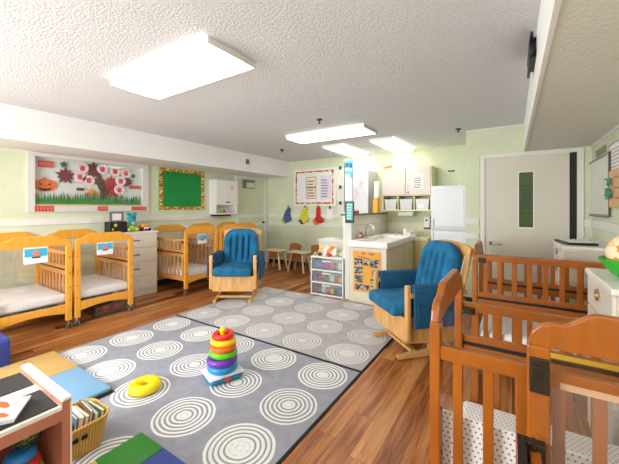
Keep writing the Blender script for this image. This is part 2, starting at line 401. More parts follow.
def sprinkler(x, y, lab):
    t = MB().cyl((x, y, H), (x, y, H-.012), .035).cyl((x, y, H-.012), (x, y, H-.045), .008).cyl((x, y, H-.045), (x, y, H-.05), .018)
    tag(t.build('sprinkler', M_DARK), lab, 'sprinkler', 'ceiling sprinklers')
sprinkler(-1.98, 3.27, 'small sprinkler head above the middle ceiling light')
sprinkler(-3.6, 4.6, 'small dark sprinkler head near the end of the left soffit')
sprinkler(-.62, 4.7, 'sprinkler head beside the corner of the green wall by the door')
t = empty('vent_grille', (-4.43, 4.56, 2.20), 0, 'small grey vent grille on the face of the left soffit', 'vent')
MB().box((0, -.1, 0), (.012, .1, .14)).build('frame', M_WHITE, t)
f = MB()
f.box((.013, -.07, .02), (.018, .02, .12))
f.build('louvre', P('grey_vent', (110, 108, 104), .5), t)
t = empty('wall_bracket', (.125, 2.50, 2.26), 0, 'black metal mounting bracket on the white ceiling beam', 'bracket')
MB().box((-.02, -.13, .03), (0, .13, .15)).build('plate', M_BLACK, t)
f = MB()
for s in (-1, 1):
    f.box((-.035, s*.13-.02 if s > 0 else -.24, .11), (-.02, .24 if s > 0 else -.11, .14)).box((-.035, s*.13-.02 if s > 0 else -.24, .03), (-.02, .24 if s > 0 else -.11, .06))
f.box((-.035, -.15, .02), (-.02, .15, .15))
f.build('arm', M_BLACK, t)

# ------------------------------------------------------------------ cribs
def arch_z(u, h):
    """top outline of an end panel, u in [-h, h]"""
    a = abs(u)
    if a > h-.072:
        k = (a-(h-.072))/.072; return 1.013 - .072*(1-math.sqrt(max(0, 1-k*k)))
    if a > h*.74: return 1.013
    if a > h*.50:
        k = (h*.74-a)/(h*.24); return 1.013+.042*(3*k*k-2*k**3)
    return 1.055
def make_crib(loc, L, W, wood, slat, label, group, gate_sides=(1,), gate_raise=0, far_raise=0, folded=False, dotted=False, mat_z=.38, clear_plain=False):
    """ends face +x and -x; loc is the centre on the floor"""
    t = empty('crib', loc, 0, label, 'crib', group)
    h = W/2; l = L/2; n = 64
    us = [-h + W*i/n for i in range(n+1)]
    for s in (-1, 1):
        a, b = (s*l-.014, s*l+.014)
        f = MB()
        f.strip([u*(h-.002)/h for u in us], [.935]*(n+1), [arch_z(u, h) for u in us], 0, a, b)
        bb = [.20-.05*(abs(u)/h)**2 for u in us]
        f.strip([u*(h-.002)/h for u in us], bb, [.275]*(n+1), 0, a, b)
        f.box((a-.004, -h, .09), (b+.004, -h+.058, .938)).box((a-.004, h-.058, .09), (b+.004, h, .938))
        e = f.build('end_frame', wood, t, bevel=.006)
        MB().box((s*l-.003, -h+.046, .27), (s*l+.003, h-.046, .94)).build('clear_pane', M_CLEAR, e)
        f = MB()
        for yy in (-h+.024, h-.024):
            for z in (.32, .46, .62, .80): f.cyl((b+.003, yy, z), (b+.008, yy, z), .006, n=8)
        f.build('bolt', M_DARK, e)
    for s in (-1, 1):
        y0, y1 = (s*(h-.020)-.013, s*(h-.020)+.013)
        top = .855
        f = MB()
        f.box((-l+.012, y0, .21), (l-.012, y1, .28))
        g = s in gate_sides
        ztop = .635 if g else top
        f.box((-l+.012, y0, ztop-.05), (l-.012, y1, ztop))
        ns = max(2, round((L-.1)/.092)); xs = [-l+.075+(L-.15)*i/(ns-1) for i in range(ns)]
        for x in xs: f.box((x-.016, y0+.005, .275), (x+.016, y1-.005, ztop-.045))
        f.build('side_panel', slat, t, bevel=.003)
        if g:
            gz0, gz1 = .655, .86+(gate_raise if s < 0 else far_raise)
            if folded: gz0, gz1, y0, y1 = .415, .62, y0+s*.034, y1+s*.034
            f = MB().box((-l+.012, y0, gz0), (l-.012, y1, gz0+.035)).box((-l+.012, y0, gz1-.045), (l-.012, y1, gz1))
            for x in xs: f.box((x-.016, y0+.005, gz0+.03), (x+.016, y1-.005, gz1-.04))
            gt = f.build('gate', slat, t, bevel=.003)
            MB().box((-l+.016, y0+.002, .636), (l-.016, y1-.002, .654)).build('hinge', M_BLACK, gt)
            for sx in (-1, 1):
                if not folded: MB().box((sx*(l-.05)-.025, y0-.010, gz1-.06), (sx*(l-.05)+.025, y0-.0005, gz1-.02), bev=.004).cyl((sx*(l-.05), y0-.01, gz1-.04), (sx*(l-.05), y0-.018, gz1-.04), .009).build('latch', M_DARK, t)
    MB().box((-l+.02, -h+.04, mat_z-.10), (l-.02, h-.04, mat_z), bev=.03, seg=3).build('mattress', M_DOTS if dotted else M_SHEET, t, smooth=True)
    for sx in (-1, 1):
        for sy in (-1, 1):
            x, y = sx*(l), sy*(h-.024)
            f = MB().cyl((x, y, .095), (x, y, .06), .009).box((x-.02, y-.012, .05), (x+.02, y+.012, .065))
            f.build('caster', M_CHROME, t)
            ww = MB()
            for k in (-1, 1): ww.cyl((x-.002, y+k*.016-.006, .028), (x-.002, y+k*.016+.006, .028), .028, n=18)
            ww.build('caster_wheel', P('grey_wheel', (120, 116, 108), .35, metal=.4), t)
    return t
GL = 'golden wooden cribs along the left wall'
cr = make_crib((-4.665, 1.175, 0), .93, .655, M_WOODL, M_WOODLD, 'golden wooden crib with clear end, at the left edge and nearest the front', GL, (1,), mat_z=.39)
make_crib((-4.665, 1.855, 0), .93, .655, M_WOODL, M_WOODLD, 'golden wooden crib beside the white drawers, above a clear storage bin', GL, (1,), mat_z=.39)
make_crib((-4.70, 3.325, 0), .88, .655, M_WOODL, M_WOODLD, 'golden crib right of the white drawers, its slatted side facing the room', GL, (-1,), mat_z=.36)
make_crib((-4.70, 4.00, 0), .88, .640, M_WOODL, M_WOODLD, 'golden crib half hidden behind the left blue glider', GL, (-1,), mat_z=.36)
make_crib((-4.86, 4.66, 0), .52, .62, M_WOODL, M_WOODLD, 'short golden crib mostly hidden behind the left blue glider, next to the door', GL, (-1,), mat_z=.36)
GR = 'orange wooden cribs on the right'
CA = make_crib((.262, 1.535, 0), 1.0, .655, M_WOODR, M_WOODR, 'orange-brown crib holding a white dotted blanket, between the corner crib and the dresser', GR, (1,), dotted=True, mat_z=.36)
make_crib((.25, 3.125, 0), 1.0, .655, M_WOODR, M_WOODR, 'orange-brown slatted crib standing behind the white dresser in front of the door', GR, (-1, 1), gate_raise=.125, far_raise=.05, dotted=True)
CC = make_crib((.366, .69, 0), 1.0, .655, M_WOODR, M_WOODR, 'orange-brown crib in the lower right corner, its arched end nearest the camera', GR, (1,), folded=True, dotted=True)
CC.rotation_euler = (0, 0, R(90))
# black latch plates of the nearest crib, at its far left post
f = MB().box((.470, .272, .80), (.4815, .322, .905), bev=.003).box((.462, .30, .845), (.470, .318, .885), bev=.003).cyl((.470, .297, .875), (.462, .297, .875), .008)
f.build('latch_plate', M_DARK, CC)
f = MB().box((.455, .282, .585), (.4855, .343, .655), bev=.004).cyl((.455, .312, .60), (.45, .312, .675), .008, .004)
f.build('gate_catch', M_DARK, CC)
# dotted cloth hanging inside the near side of crib A
f = MB().box((-.225, 1.262, .30), (.73, 1.275, .595), bev=.005)
tag(f.build('crib_blanket', M_DOTSV), 'white blanket with small dark dots hung behind the slats of the right crib', 'blanket')
# yellow and white warning stickers
lb = MB().box((-.15, .2925, .662), (.49, .2943, .684)).build('warning_sticker', P('yellow_sticker', (214, 180, 40), .5), CA)
MB().box((-.14, -.3225, .806), (.40, -.3215, .826)).build('safety_sticker', P('faded_sticker', (206, 170, 132), .5), CA)

def name_card(x, yc, z, w, hgt, lab, extra=0):
    t = empty('name_card', (x, yc, z), 0, lab, 'name card', 'name cards on the cribs')
    MB().box((0, -w/2, 0), (.004, w/2, hgt)).build('card', M_PAPER, t)
    MB().box((.0045, -w/2+.006, hgt*.42), (.006, w/2-.006, hgt*.92)).build('blue_band', P('card_blue', (60, 180, 214), .6), t)
    f = MB().cyl((.0065, 0, hgt*.62), (.008, 0, hgt*.62), hgt*.20, n=16); f.build('picture', P('card_picture', (206, 140, 128), .6), t)
    MB().box((.0085, -hgt*.2, hgt*.33), (.0095, hgt*.2, hgt*.42)).build('caption', P('card_dark', (70, 60, 70), .6), t)
name_card(-4.18, 1.18, .775, .20, .17, 'blue and white name card taped to the leftmost crib end')
name_card(-4.18, 1.84, .785, .18, .15, 'blue and white name card on the clear end of the crib left of the drawers')
name_card(-4.235, 3.31, .775, .17, .15, 'small blue and white name card on the crib right of the drawers')

t = empty('storage_bin', (-4.48, 2.03, 0), 0, 'clear plastic storage bin with red toys on the floor under a golden crib', 'storage bin')
f = MB().box((-.17, -.23, .0), (.17, .23, .012)).box((-.18, -.24, 0), (-.17, .24, .12)).box((.17, -.24, 0), (.18, .24, .12)).box((-.17, -.24, 0), (.17, -.23, .12)).box((-.17, .23, 0), (.17, .24, .12))
f.build('tub', M_CLOUDY, t)
MB().box((-.19, -.25, .12), (.19, .25, .135)).build('lid', M_CLOUDY, t)
for k, (x, y, r, c) in enumerate(((.08, -.08, .05, (216, 44, 44)), (.09, .06, .045, (196, 60, 60)), (.0, .13, .045, (180, 60, 70)), (.0, -.02, .05, (90, 90, 110)))):
    tag(MB().sph((-4.48+x, 2.03+y, .013+r), r).build('toy_ball', P('toyball%d' % k, c, .4), smooth=True),
        ('bright red toy ball', 'dull red toy ball', 'dark pink toy ball', 'grey toy ball')[k] + ' inside the clear bin under the crib', 'toy ball', 'toys in the clear bin')

# ------------------------------------------------------------------ gliders
def cushion(w, hh, th, chan, topround):
    """upright cushion in x-z, front at -y, with vertical channels"""
    t = bmesh.new(); nx, nz = 48, 30; F = []; B = []
    for j in range(nz+1):
        v = j/nz; z = hh*v
        k = max(0, (v-(1-topround))/topround) if topround else 0
        hw = w/2*(1-.10*max(0, .3-v))*(math.sqrt(max(.0, 1-(k*.93)**2.6)))
        fr = []; br = []
        for i in range(nx+1):
            u = -1+2*i/nx; x = hw*u
            e = (1-abs(u)**6)*(1-abs(2*v-1)**8)
            ch = 0
            if chan:
                if .10 < v < .82:
                    for c in chan:
                        ch += math.exp(-((u-c)/.05)**2)*min(1, (v-.10)/.06, (.82-v)/.06)
            fr.append(t.verts.new((x, -th*.5*max(0, e)**.5*(1-.85*min(1, ch)) - .004, z)))
            br.append(t.verts.new((x, th*.5*max(0, e)**.5 + .004, z)))
        F.append(fr); B.append(br)
    for j in range(nz):
        for i in range(nx):
            t.faces.new((F[j][i], F[j][i+1], F[j+1][i+1], F[j+1][i]))
            t.faces.new((B[j][i], B[j+1][i], B[j+1][i+1], B[j][i+1]))
        t.faces.new((F[j][0], F[j+1][0], B[j+1][0], B[j][0])); t.faces.new((F[j][nx], B[j][nx], B[j+1][nx], F[j+1][nx]))
    for i in range(nx):
        t.faces.new((F[0][i], B[0][i], B[0][i+1], F[0][i+1])); t.faces.new((F[nz][i], F[nz][i+1], B[nz][i+1], B[nz][i]))
    return t
def make_glider(loc, rz, label):
    t = empty('glider_chair', loc, rz, label, 'glider chair', 'blue nursery gliders')
    for s in (-1, 1):   # sled runners
        us = [-.34 + .70*i/20 for i in range(21)]
        lo = [.0 + (.035*((abs(u-.01)/.35))**3 if False else 0) for u in us]
        hi = [.035+.03*max(0, 1-abs(u+.02)/.34) for u in us]
        f = MB().strip(us, lo, hi, 0, s*.25-.022, s*.25+.022)
        f.box((s*.25-.015, -.04, .05), (s*.25+.015, .06, .16))
        f.build('runner', M_PALEW, t, bevel=.006)
    MB().box((-.25, -.20, .035), (.25, -.16, .065)).box((-.25, .18, .03), (.25, .22, .06)).build('stretcher', M_PALEW, t)
    f = MB().box((-.295, -.29, .15), (.295, -.268, .37)).prism([(-.27, .37), (-.27, .15), (.20, .12), (.30, .16), (.30, .37)], 0, -.30, -.278).prism([(-.27, .37), (-.27, .15), (.20, .12), (.30, .16), (.30, .37)], 0, .278, .30).box((-.278, -.27, .32), (.278, .30, .34))
    f.build('seat_box', M_PALEW, t, bevel=.003)
    MB().box((-.268, -.40, .375), (.268, .24, .50), bev=.045, seg=4).build('seat_cushion', M_BLUE, t, smooth=True)
    tilt = Matrix.Translation((0, .20, .42)) @ Matrix.Rotation(R(-14), 4, 'X')
    for s in (-1, 1):
        f = MB()
        f.box((s*.275-.030, .045, -.12), (s*.275+.030, .072, .575)).xform(tilt)
        f.build('back_post', M_PALEW, t, bevel=.006)
    us = [-.32+.64*i/20 for i in range(21)]
    us = [-.305+.61*i/24 for i in range(25)]
    f = MB().strip(us, [.50]*25, [.575+.05*(1-(abs(u)/.305)**2.5) for u in us], 1, .040, .078).box((-.25, .045, .0), (.25, .06, .05))
    for k in range(5): f.box((-.20+.1*k-.02, .047, .03), (-.20+.1*k+.02, .058, .52))
    f.xform(tilt); f.build('back_frame', M_PALEW, t, bevel=.004)
    c = MB(); c.add(cushion(.55, .585, .14, (-.52, -.18, .18, .52), .36), Matrix.Translation((0, -.035, .01))); c.xform(tilt)
    c.build('back_cushion', M_BLUE, t, smooth=True)
    for s in (-1, 1):
        f = MB().box((s*.315-.025, -.30, .18), (s*.315+.025, -.255, .665), bev=.012, seg=3)
        f.build('arm_post', M_PALEW, t, smooth=True)
        MB().box((s*.32-.03, -.27, .56), (s*.32+.03, .30, .60)).build('armrest', M_PALEW, t)
        p = MB().box((s*.32-.055, -.25, .585), (s*.32+.055, .24, .665), bev=.03, seg=3)
        p.box((s*.372-.012, -.25, .30), (s*.372+.012, .22, .64), bev=.01, seg=2).box((s*.273-.012, -.25, .46), (s*.273+.012, .22, .63), bev=.01, seg=2)
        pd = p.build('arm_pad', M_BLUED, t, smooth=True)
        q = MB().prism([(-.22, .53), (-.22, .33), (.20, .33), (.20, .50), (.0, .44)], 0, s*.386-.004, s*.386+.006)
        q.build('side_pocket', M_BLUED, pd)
    return t
make_glider((-3.50, 3.38, .0125), R(33), 'blue cushioned wooden glider chair in front of the golden cribs at the far rug')
make_glider((-.80, 3.17, .0125), R(-43.7), 'blue cushioned wooden glider chair beside the white sink, right of the rugs')

# ------------------------------------------------------------------ rugs and mats
def rug(y0, y1, lab, base, white, name, cy):
    t = empty('rug', (-2.29, (y0+y1)/2, 0), 0, lab, 'rug', 'grey circle rugs')
    hy = (y1-y0)/2
    MB().box((-1.26, -hy, 0), (1.26, hy, .008)).build('binding', P('rug_binding', (30, 30, 34), .9), t)
    MB().box((-1.245, -hy+.015, .0085), (1.245, hy-.015, .012)).build('pile', rug_mat(name, base, white, -1.28+2.29, cy-(y0+y1)/2), t)
rug(.56, 2.375, 'grey rug with white concentric circles, the nearer of the two, under the stacking toy', (148, 150, 160), (236, 236, 232), 'rug_near', 1.255)
rug(2.382, 4.06, 'grey rug with pale concentric circles, the farther one between the two gliders', (172, 169, 173), (222, 220, 217), 'rug_far_lit', 2.61)  # stronger light on the farther rug is put into its paler colours

def mat_panels(root, panels, z=.012, th=.035):
    for (x0, x1, y0, y1, m) in panels:
        MB().box((x0, y0, z), (x1, y1, z+th), bev=.008).build('mat_panel', m, root, smooth=True)
M_TAN = P('tan_vinyl', (208, 172, 104), .5, noise=.04, scale=3); M_LBLUE = P('light_blue_vinyl', (128, 176, 214), .5, noise=.04, scale=3)
M_GRV = P('green_vinyl', (44, 128, 38), .55, noise=.05, scale=4); M_BLV = P('royal_blue_vinyl', (54, 74, 150), .55, noise=.05, scale=4)
t = empty('folding_mat', (-3.03, .75, 0), 0, 'tan and light blue vinyl play mat behind the toy shelf', 'play mat')
mat_panels(t, [(-.51, 0, -.45, .38, M_TAN), (.002, .56, -.45, .38, M_LBLUE)], 0.0145, .028)
MB().box((-.50, -.44, .0125), (.556, .376, .0145)).box((.50, .26, .0126), (.60, .39, .0144)).build('mat_underside_gap', M_BLACK, t)  # black base sheet; tab past the corner paints the dark gap beneath
t = empty('checkered_mat', (-1.835, 1.005, 0), 0, 'green, blue and tan checkered floor mat at the bottom edge of the picture', 'play mat')
q = .225
pp = []
for i in range(4):
    pp.append((i*q, (i+1)*q-.001, -.245, 0, (M_GRV, M_BLV, M_TAN, M_GRV)[i])); pp.append((i*q, (i+1)*q-.001, -.475, -.246, (M_TAN, M_GRV, M_BLV, M_TAN)[i]))
mat_panels(t, pp, .012, .028)
t = MB().prism([(-4.15, .013), (-3.555, .013), (-3.555, .235), (-3.575, .255), (-4.15, .255)], 1, .22, .835)
tag(t.build('foam_block', P('royal_blue_foam', (38, 58, 140), .5), bevel=.01), 'royal blue foam climbing block at the left edge beside the tan mat', 'foam block')

# ------------------------------------------------------------------ floor toys
t = MB(); t.torus((0, 0, .036), .072, .04, n=40, k=14, squash=.9)
o = t.build('ring_toy', M_YEL, smooth=True, loc=(-2.27, 1.27, .012)); tag(o, 'yellow plastic ring lying on the near rug', 'toy ring')
t = empty('ring_stacker', (-1.925, 1.70, .012), R(70), 'rainbow ring stacking toy with white and blue base on the near rug', 'stacking toy')
MB().box((-.135, -.10, 0), (.135, .10, .05), bev=.03, seg=3).build('base', P('toy_blue', (30, 130, 176), .35), t, smooth=True)
MB().box((-.14, -.105, .045), (.14, .105, .068), bev=.01, seg=2).build('base_top', P('toy_white', (228, 236, 240), .35), t, smooth=True)
MB().box((-.02, -.116, .02), (.02, -.104, .045)).build('badge', P('toy_badge', (206, 64, 60), .5), t)
MB().cyl((0, 0, .06), (0, 0, .375), .024, .018).sph((0, 0, .375), .026).build('peg', M_YEL, t, smooth=True)
zz = .068
for nm, c, ro, rr, dx in (('blue', (28, 136, 196), .119, .030, 0), ('purple', (104, 52, 168), .121, .029, -.004), ('green', (92, 190, 28), .112, .027, .006),
                          ('orange', (238, 100, 24), .103, .025, .004), ('yellow', (246, 206, 18), .101, .025, .006), ('red', (222, 38, 28), .087, .024, .004)):
    k = MB().torus((dx, 0, zz+rr), ro-rr, rr, n=36, k=12, mat=Matrix.Rotation(R(3 if nm in ('green', 'yellow') else -2), 4, 'Y'))
    r_ = k.build('ring', P('ring_'+nm, c, .3), t, smooth=True); r_['label'] = nm + ' plastic ring'
    zz += rr*2*.90

# ------------------------------------------------------------------ toy shelf, lower left
M_LAM = P('reddish_laminate', (186, 122, 98), .45, noise=.06, scale=4, stretch=(4, 4, 1))
t = empty('toy_shelf', (-1.692, -.07, 0), 0, 'low toy shelf with black top pads and white edges in the lower left corner', 'shelf')
x0, x1, y0, y1 = -.235, .235, -.60, .59
for s, (a, b) in enumerate(((y0, y0+.03), (y1-.03, y1))):
    MB().box((x0+.006, a, 0), (x1, b, .605)).build('side_panel', M_LAM, t)
    f = MB().box((x0-.004, a-.002, .606), (x1+.003, b+.003, .622), bev=.006).box((x1-.006, b-.004, 0), (x1+.001, b+.003, .60), bev=.002)
    f.build('edge_trim', M_WHITE, t)
MB().box((x0, y0+.03, .555), (x1-.004, y1-.03, .59)).build('top_board', M_OFFW, t)
MB().box((x1-.004, y0+.03, .578), (x1, y1-.03, .592)).build('front_edge', M_WHITE, t)
MB().box((x1-.0045, y0+.03, .535), (x1-.001, y1-.03, .5775)).build('front_rail', M_LAM, t)
MB().box((x0+.01, y0+.03, .27), (x1-.01, y1-.03, .29)).build('middle_shelf', M_LAM, t)
MB().box((x0+.01, y0+.03, .03), (x1-.01, y1-.03, .05)).build('bottom_shelf', M_LAM, t)
MB().box((x0, y0+.03, .0), (x0+.01, y1-.03, .555)).build('back_panel', M_LAM, t)
for a, b in ((-.225, -.05), (.025, .215)):
    MB().box((a, y0+.06, .5905), (b, y1-.036, .594)).build('top_pad', P('black_pad', (44, 43, 45), .7), t)
# stack of carrot cards on the shelf
t = empty('card_stack', (-1.60, .316, .595), R(-32), 'stack of white picture cards printed with orange carrots on the toy shelf', 'card stack')
for k in range(5):
    MB().box((-.075+.003*k, -.11+.003*k, .0045*k), (.073+.003*k, .095+.002*k, .0045*k+.003)).build('card', P('card_paper', (222, 218, 222), .5), t)
f = MB(); g = MB()
for (cx, cy, a) in ((.045, .045, 150), (.02, -.04, 170), (-.03, .03, 130), (-.04, -.06, 160), (.06, -.085, 120)):
    m_ = Matrix.Translation((cx, cy, .0215)) @ Matrix.Rotation(R(a), 4, 'Z')
    tt = MB().prism([(-.015, .0), (-.009, .022), (.009, .022), (.015, .0), (.006, -.035), (-.006, -.035)], 2, 0, .0008).xform(m_)
    me = bpy.data.meshes.new('t'); tt.bm.to_mesh(me); f.bm.from_mesh(me); tt.bm.free()
    tt = MB().prism([(-.016, .045), (-.004, .024), (.004, .024), (.018, .042), (.0, .032)], 2, 0, .0008).xform(m_)
    me = bpy.data.meshes.new('t'); tt.bm.to_mesh(me); g.bm.from_mesh(me); tt.bm.free()
f.build('carrot_print', P('carrot_orange', (232, 96, 36), .6), t); g.build('leaf_print', P('leaf_teal', (60, 150, 130), .6), t)
# toys inside the shelf
o = MB().sph((-1.575, .415, .487), .052).build('woven_ball', patch_mat('green_black_weave', [(30, 60, 34), (20, 24, 20), (70, 120, 50), (24, 40, 30)], 110), smooth=True)
tag(o, 'dark green and black woven toy ball at the top inside the shelf', 'toy ball')
t = empty('stacking_caterpillar', (-1.56, .395, .29), 0, 'multicoloured ring toy with blue, red, green and yellow layers inside the shelf', 'toy')
for k, (c, r) in enumerate((((238, 150, 30), .072), ((120, 190, 40), .07), ((214, 50, 40), .062), ((40, 120, 190), .05))):
    MB().torus((0, 0, .022+.036*k), r-.026, .026, squash=.8).build('layer', P('layer%d' % k, c, .4), t, smooth=True)
o = MB().lathe([(.03, 0), (.07, .02), (.085, .07), (.079, .07), (.065, .026), (.03, .01)], (-1.58, .22, .29)).build('toy_bowl', P('rust_bowl', (176, 78, 46), .5), smooth=True)
tag(o, 'rust-orange toy bowl on the middle board of the toy shelf', 'bowl')
for k, (y, z, r, c, l) in enumerate(((.36, .05, .07, (232, 150, 40), 'orange round toy on the bottom board of the toy shelf'), (.18, .05, .065, (60, 130, 190), 'blue round toy on the bottom board of the toy shelf'))):
    tag(MB().sph((-1.56, y, z+r), r).build('toy_ball', P('shelfball%d' % k, c, .4), smooth=True), l, 'toy ball')

# basket with books
t = empty('book_basket', (-2.07, .73, .012), 0, 'tan wicker basket of books beside the toy shelf', 'basket')
def rrect(hx, hy, r, n=6):
    o = []
    for cx, cy, a0 in ((hx-r, hy-r, 0), (-hx+r, hy-r, 90), (-hx+r, -hy+r, 180), (hx-r, -hy+r, 270)):
        for k in range(n+1):
            a = R(a0+90*k/n); o.append((cx+r*math.cos(a), cy+r*math.sin(a)))
    return o
bm = bmesh.new(); rings = []
for (s, z, inn) in ((.82, 0, 0), (.88, .05, 0), (.94, .11, 0), (1, .165, 0), (.94, .165, 1), (.88, .11, 1), (.78, .012, 1)):
    rings.append([bm.verts.new((x*s, y*s, z)) for x, y in rrect(.14, .165, .07)])
for a, b in zip(rings, rings[1:]):
    for i in range(len(a)): bm.faces.new((a[i], a[(i+1) % len(a)], b[(i+1) % len(a)], b[i]))
bm.faces.new(rings[0][::-1]); bm.faces.new(rings[-1])
def wicker():
    m = P('wicker', (206, 158, 74), .7)
    nt = m.node_tree; b = nt.nodes['Principled BSDF']; tc = nt.nodes.new('ShaderNodeTexCoord'); wv = nt.nodes.new('ShaderNodeTexWave')
    wv.bands_direction = 'Y'; wv.inputs['Scale'].default_value = 22; wv.inputs['Distortion'].default_value = 2
    nt.links.new(tc.outputs['Object'], wv.inputs['Vector'])
    r = nt.nodes.new('ShaderNodeValToRGB'); r.color_ramp.elements[0].color = lin((190, 142, 60)); r.color_ramp.elements[1].color = lin((222, 176, 92))
    nt.links.new(wv.outputs['Fac'], r.inputs[0]); nt.links.new(r.outputs[0], b.inputs['Base Color'])
    bp = nt.nodes.new('ShaderNodeBump'); bp.inputs['Strength'].default_value = .6; bp.inputs['Distance'].default_value = .004
    nt.links.new(wv.outputs['Fac'], bp.inputs['Height']); nt.links.new(bp.outputs[0], b.inputs['Normal']); return m
k = MB(); k.add(bm); k.build('basket_body', wicker(), t, smooth=True)
k = MB(); pts = [(x, y, .165) for x, y in rrect(.137, .162, .07)]; k.tube(pts+[pts[0]], .008, 6); k.build('rim', wicker(), t, smooth=True)
k = MB().box((.126, -.035, .10), (.138, -.008, .12)).box((.126, .008, .10), (.138, .035, .12)); k.build('handle_slot', M_BLACK, t)
bc = [(226, 222, 214), (50, 66, 60), (230, 226, 220), (196, 120, 40), (60, 90, 120), (232, 228, 222), (206, 170, 60), (90, 60, 50), (228, 222, 210), (120, 150, 90)]
bl = ['white', 'dark green', 'cream', 'rust', 'navy', 'pale grey', 'mustard', 'brown', 'ivory', 'olive']
for k in range(10):
    y = .605+.026*k; e = empty('book', (-2.07, y, .03), R(random.uniform(-4, 4)), '%s children\'s book standing in the wicker basket' % bl[k], 'book', 'books in the wicker basket')
    e.rotation_euler[0] = R(-8)
    hh = .155+random.uniform(0, .035); th = .007+random.uniform(0, .004)
    MB().box((-.085, -th+.002, .003), (.080, th-.002, hh-.003)).build('pages', M_PAPER, e)
    MB().box((-.088, -th, 0), (.085, -th+.002, hh)).box((-.088, th-.002, 0), (.085, th, hh)).box((-.088, -th, 0), (-.085, th, hh)).build('cover', P('bookc%d' % k, bc[k], .5), e)

# ------------------------------------------------------------------ dressers
def dresser(loc, rz, W, D, HH, label, knobs='label', nd=4, front=None):
    """front faces -y"""
    t = empty('dresser', loc, rz, label, 'dresser')
    MB().box((-W/2, -D/2+.012, 0), (W/2, D/2, HH-.03)).build('carcass', M_OFFW, t)
    MB().box((-W/2-.015, -D/2-.012, HH-.03), (W/2+.015, D/2, HH), bev=.006).build('top', M_WHITE, t)
    g = .008; z0 = .09; dh = (HH-.03-z0)/nd
    for k in range(nd):
        d = MB().box((-W/2+.012, -D/2-.004, z0+k*dh+g), (W/2-.012, -D/2+.012, z0+(k+1)*dh-g/2), bev=.003).build('drawer', M_OFFW if not front else front, t)
        zz = z0+(k+.62)*dh
        if knobs == 'ring':
            f = MB().torus((0, -D/2-.012, zz), .024, .005, mat=Matrix.Rotation(R(90), 4, 'X'), n=18, k=8).cyl((0, -D/2-.004, zz+.024), (0, -D/2-.016, zz+.024), .010)
            f.build('pull', P('brass_pull', (190, 160, 110), .3, metal=.7), d, smooth=True)
        else:
            MB().cyl((0, -D/2-.004, zz+.03), (0, -D/2-.018, zz+.03), .010).build('knob', P('pale_knob', (186, 180, 166), .4), d)
            if k > 0: MB().box((-.05, -D/2-.0055, zz-.035), (.05, -D/2-.004, zz-.012)).build('drawer_label', P('grey_text', (120, 120, 122), .7), d)
    return t
dresser((-4.96, 2.55, 0), R(90), .66, .34, .99, 'white four-drawer dresser against the left wall between the golden cribs')
dresser((.58, 2.18, 0), R(-90), .57, .40, 1.0, 'white dresser with ring pulls between the two orange cribs, under the green bowl', 'ring', 5)
dresser((.585, 4.10, 0), R(-90), .74, .38, 1.0, 'beige sided white dresser in the corner beside the door', 'ring', 5)
f = MB().box((.405, 3.722, .05), (.77, 3.729, .955)); 
side = f.build('side_skin', M_BEIGE)
side.parent = [o for o in COL.objects if o.name.startswith('dresser') and o.parent is None][-1]
side.location = (0, 0, 0); 
side.matrix_parent_inverse = (Matrix.Translation(side.parent.location) @ Matrix.Rotation(R(-90), 4, 'Z')).inverted()
side.location = (.5875, 3.7255, .05)

# things on the left dresser
t = empty('book_box', (-4.96, 2.33, .99), 0, 'black storage box with picture card inside, on the left dresser', 'box')
f = MB().box((-.1, -.11, 0), (.1, .11, .01)).box((-.1, -.11, 0), (-.09, .11, .16)).box((.09, -.11, 0), (.1, .11, .16)).box((-.1, -.11, 0), (.1, -.1, .16)).box((-.1, .1, 0), (.1, .11, .16))
f.build('box_body', M_BLACK, t)
MB().sph((.1, -.045, .11), .022, (.2, 1, 1.1)).sph((.1, -.085, .05), .015, (.2, 1, 1.1)).build('yellow_print', P('print_yellow', (200, 190, 40), .6), t)
t = empty('picture_card', (-4.93, 2.33, 1.0), 0, 'upright grey and white picture card sticking out of the black box', 'picture card')
MB().box((-.006, -.10, 0), (.006, .095, .30)).build('card', P('mauve_grey_card', (120, 112, 126), .6), t)
MB().box((.0065, -.065, .17), (.009, .06, .27)).build('white_panel', M_PAPER, t)
t = empty('plush_toy', (-4.93, 2.545, .99), 0, 'teal round-eared plush toy with a yellow green bottom, on the left dresser', 'plush toy')
f = MB().sph((0, 0, .21), .062, (.9, 1, .95)).sph((0, -.05, .27), .028).sph((0, .05, .27), .028).sph((.03, 0, .13), .05, (.8, .9, 1)); f.build('body', P('teal_plush', (30, 150, 160), .8), t, smooth=True)
f = MB().sph((.0, 0, .055), .062, (1, 1.05, .88)).sph((.04, -.06, .035), .033).sph((.04, .06, .035), .033); f.build('base', P('lime_plush', (176, 196, 50), .8), t, smooth=True)
f = MB().sph((.052, -.025, .22), .011).sph((.052, .025, .22), .011); f.build('eyes', M_BLACK, t, smooth=True)
MB().sph((.062, 0, .13), .028, (.4, 1, 1)).build('belly', P('belly_green', (140, 200, 160), .8), t, smooth=True)
t = empty('toy_car', (-4.93, 2.74, .99), 0, 'red and yellow toy vehicle at the right end of the left dresser', 'toy car')
MB().box((-.05, -.10, .02), (.05, .10, .07), bev=.02, seg=3).build('body', P('toy_red', (196, 42, 40), .35), t, smooth=True)
MB().box((-.04, -.055, .06), (.04, .06, .115), bev=.018, seg=3).build('roof', P('toy_yellow', (226, 170, 50), .35), t, smooth=True)
MB().box((.045, -.03, .03), (.054, .08, .06), bev=.004).build('window_print', P('toy_white2', (228, 220, 220), .4), t)
for y in (-.06, .06):
    f = MB().cyl((-.055, y, .024), (.055, y, .024), .024, n=16); f.build('wheel', M_BLACK, t)

